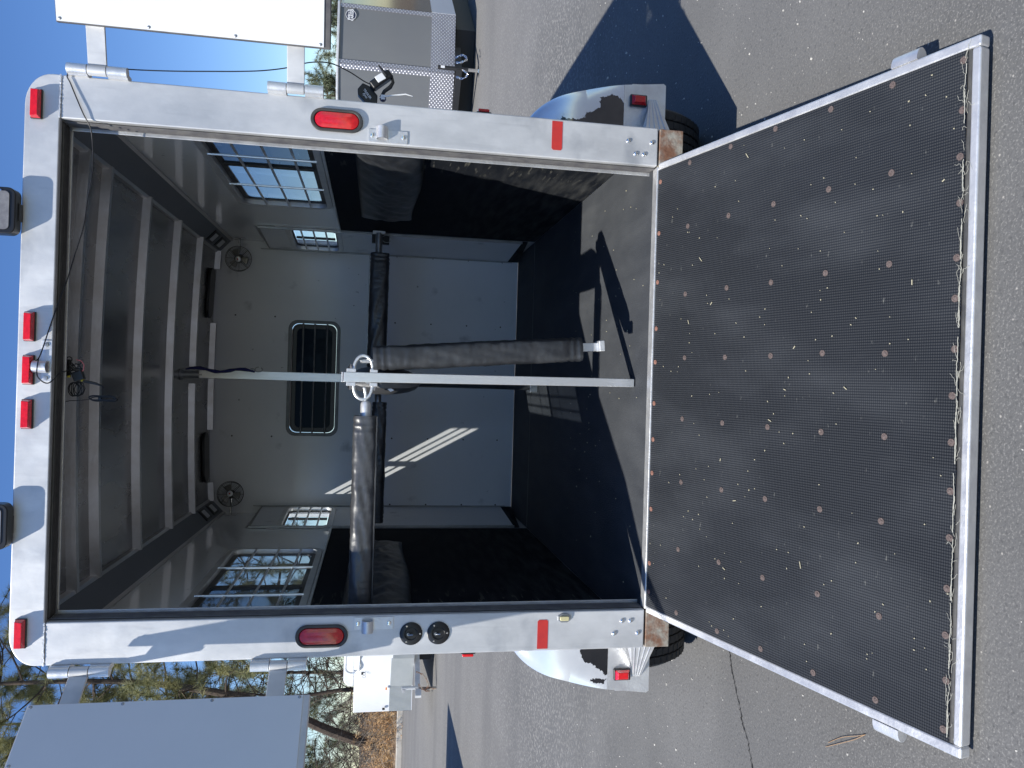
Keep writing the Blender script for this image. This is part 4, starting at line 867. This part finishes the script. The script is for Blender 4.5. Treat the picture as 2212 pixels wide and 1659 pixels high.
obj("coupler_post", at(wt, MB().tube([(-6.30, 13.3, -.05), (-6.30, 13.3, G+.01)], .03, 10)), RUST, wt)
m_ = MB(); chain(m_, [(-5.95, 13.3, .03), (-6.02, 13.25, -.13), (-6.2, 13.2, -.22), (-6.3, 13.22, -.15)], .007, .05); chain(m_, [(-6.2, 13.3, -.02), (-6.3, 13.2, -.14), (-6.32, 13.2, -.26)], .007, .05); obj("safety_chain", at(wt, m_), RUST, wt)

bt = thing("parked_trailer", "plain white trailer parked out of view on the left casting a shadow on the asphalt", "trailer", (-8.2, 7.8, G))
obj("body", at(bt, MB().box(-9.3, -7.05, 5.2, 9.75, .05, 2.0)), WHITE, bt, bev=.03)
for y in (7.0, 7.8):
    for x in (-7.2, -9.15): obj("wheel", at(bt, MB().lathe((x-.1, y, G+.33), (1, 0, 0), [(.2, 0), (.33, .01), (.33, .19), (.2, .2)], 28)), TYRE, bt)

# ================================================================ TREES AND BRUSH
def crown_tree(name, lab, base, trunk, nb, blen, fr, seedv, needm=NEED, tl=.24, tn=26, tw=.006, dens=1., group=None, droop=.1, sub=4, rad0=.16):
    random.seed(seedv); t = thing(name, lab, "tree", base, group); tk = cr(trunk, 5); n = len(tk)
    wood = MB(); wood.tube(tk, [rad0*(1-.9*i/(n-1))+.012 for i in range(n)], 9); nd = MB()
    def tuft(p, d):
        for k in range(int(tn*dens)):
            v = V((random.gauss(0, 1), random.gauss(0, 1), random.gauss(0, 1))).normalized(); v = (v+d*.6).normalized(); s_ = v.orthogonal().normalized()
            if random.random() < .5: s_ = v.cross(s_)
            L = tl*random.uniform(.6, 1.1); q = p+v*L+V((0, 0, -droop*L)); nd.add([p+s_*tw*.5, p-s_*tw*.5, q], [(0, 1, 2)])
    def branch(p, d, L, r, lvl):
        pts = [p]; k = 6
        for i in range(k):
            d = (d+V((random.gauss(0, .16), random.gauss(0, .16), random.gauss(.03, .14)))).normalized(); pts.append(pts[-1]+d*L/k)
        wood.tube(pts, [r*(1-.8*i/k)+.003 for i in range(k+1)], 5 if lvl else 6)
        if lvl < 1:
            for j in range(sub):
                i = random.randint(2, k); dd = (d+V((random.gauss(0, .6), random.gauss(0, .6), random.gauss(.15, .4)))).normalized(); branch(pts[i], dd, L*random.uniform(.3, .55), r*.45, lvl+1)
        if needm:
            for i in range(2 if lvl else 4, k+1): tuft(pts[i], d)
            tuft(pts[-1]+d*.05, d)
    for b in range(nb):
        f = fr[0]+(fr[1]-fr[0])*((b+random.random())/nb); i = min(n-1, int(f*(n-1))); a = random.uniform(0, 2*pi)
        d = V((cos(a), sin(a), random.uniform(-.05, .5))).normalized(); branch(tk[i], d, blen*random.uniform(.6, 1.15)*(1.15-.6*f), rad0*.17, 0)
    obj("trunk", wood, BARK, t)
    if needm: obj("crown", nd, needm, t, smooth=False)
    return t
crown_tree("pine_tree", "tall leaning pine with bare lower limbs behind the left door", (-15.2, 29.5, G), [(0, 0, 0), (1.0, 0, 2.7), (2.2, 0, 5.2), (2.9, .1, 8.0), (3.3, .1, 11), (3.4, 0, 15), (3.2, .2, 19)], 58, 4.4, (.44, 1.), 2, tn=40, tl=.46, tw=.013, rad0=.22, dens=1.2, sub=6)
crown_tree("pine_tree", "second pine with forked dark limbs just left of the leaning one", (-17.8, 33, G), [(0, 0, 0), (-.2, 0, 3.5), (.8, 0, 6.8), (2.0, 0, 9.5), (2.9, 0, 13), (3.0, 0, 18)], 52, 4.6, (.48, 1.), 7, tn=38, tl=.46, tw=.014, rad0=.19, dens=1.2, sub=5)
crown_tree("bare_tree", "bare grey tree of tangled twigs behind the white trailer", (-13.2, 30.5, G), [(0, 0, 0), (.3, 0, 2), (.1, 0, 4.5), (.5, 0, 7.5)], 40, 3.2, (.08, 1.), 11, needm=None, sub=9, rad0=.12)
crown_tree("bare_tree", "bare tangled tree farther left behind the kerb", (-16.6, 30.8, G), [(0, 0, 0), (-.3, 0, 2), (.1, 0, 4.2), (.2, 0, 6.8)], 40, 3.2, (.08, 1.), 12, needm=None, sub=9, rad0=.12)
crown_tree("pine_tree", "blue green pine far behind the white trailer", (-16.5, 42, G+.5), [(0, 0, 0), (.2, 0, 4), (.3, 0, 9.5)], 60, 4.2, (.08, 1.), 13, needm=NEED2, tn=24, tl=.44, tw=.02, rad0=.15)
crown_tree("pine_tree", "pine standing beyond the left side window", (-9.2, 36, G), [(0, 0, 0), (.2, 0, 4), (.1, 0, 8), (.3, 0, 13)], 60, 3.6, (.15, 1.), 23, tn=26, tl=.42, tw=.016, rad0=.2)
crown_tree("pine_tree", "broad pine crown at the far left end of the lot", (-24.0, 42, G+.5), [(0, 0, 0), (.2, 0, 4), (.3, 0, 11)], 60, 4.6, (.08, 1.), 17, needm=NEED2, tn=24, tl=.44, tw=.02, rad0=.16)
for k, (x, y, h_, lab) in enumerate(((15.0, 40, 4.6, "distant rounded pine showing between the right door and the grey trailer"), (19.5, 41, 6.5, "taller distant pine behind the grey trailer's right end"), (23.5, 46, 7.5, "farthest pine right of the grey trailer"))):
    crown_tree("pine_tree", lab, (x, y, G), [(0, 0, 0), (.2, 0, h_*.5), (.1, 0, h_)], 46, h_*.42, (.12, 1.), 30+k, needm=NEED2, tn=20, tl=.40, tw=.02, rad0=.13)
def bush(name, lab, base, r, h_, seedv, leafm, ntw, leaf):
    random.seed(seedv); t = thing(name, lab, "bush", base); m_ = MB(); lf_ = MB()
    for k in range(ntw):
        a = random.uniform(0, 2*pi); p = V((random.gauss(0, r*.35), random.gauss(0, r*.35), 0)); d = V((cos(a)*.7, sin(a)*.7, random.uniform(.3, 1.4))).normalized(); pts = [p]
        L = h_*random.uniform(.4, 1.1)
        for i in range(6):
            d = (d+V((random.gauss(0, .35), random.gauss(0, .35), random.gauss(0, .3)))).normalized(); pts.append(pts[-1]+d*L/6)
            if leafm and random.random() < leaf:
                for q in range(16):
                    c_ = pts[-1]+V((random.gauss(0, .07), random.gauss(0, .07), random.gauss(0, .07))); v = V((random.gauss(0, 1), random.gauss(0, 1), random.gauss(0, 1))).normalized(); s_ = v.orthogonal().normalized()
                    lf_.add([c_-s_*.007, c_+s_*.007, c_+v*.14], [(0, 1, 2)])
        m_.tube(pts, [.013, .011, .009, .008, .006, .005, .003], 4)
    obj("stems", m_, TWIG, t)
    if leafm: obj("leaves", lf_, leafm, t, smooth=False)
    return t
bushes = [(-11.2, 28.6, 1.2, 1.9, DRY, "dry orange bush right behind the white trailer"), (-13.2, 28.9, 1.5, 1.9, DRY, "rust coloured bush standing behind the kerb"), (-15.4, 28.8, 1.5, 1.7, DRY, "tan dry bush at the left end of the kerb"), (-12.6, 31.5, 2.4, 4.5, None, "tall bare brush of grey twigs beneath the pines"), (-16.0, 32, 2.4, 4.3, None, "grey twig thicket at the far left edge")]
for k, (x, y, r, h_, lm, lab) in enumerate(bushes):
    bush("dry_bush", lab, (x, y, G+.1 if y > 27.5 else G), r, h_, 50+k, lm, 240 if lm else 340, .42)
# trees behind the photographer, mirrored in the polished fenders
src = [o for o in C.objects if o.name == "pine_tree"][0]
for (x, y, rz, sc_, lab) in ((-9, -26, 1.2, .5, "pine standing behind the photographer to the left"), (3, -30, 2.4, .55, "pine standing straight behind the photographer"), (13, -27, 4.0, .5, "pine standing behind the photographer to the right")):
    copytree(src, (x, y, G), lab, rz, sc_)
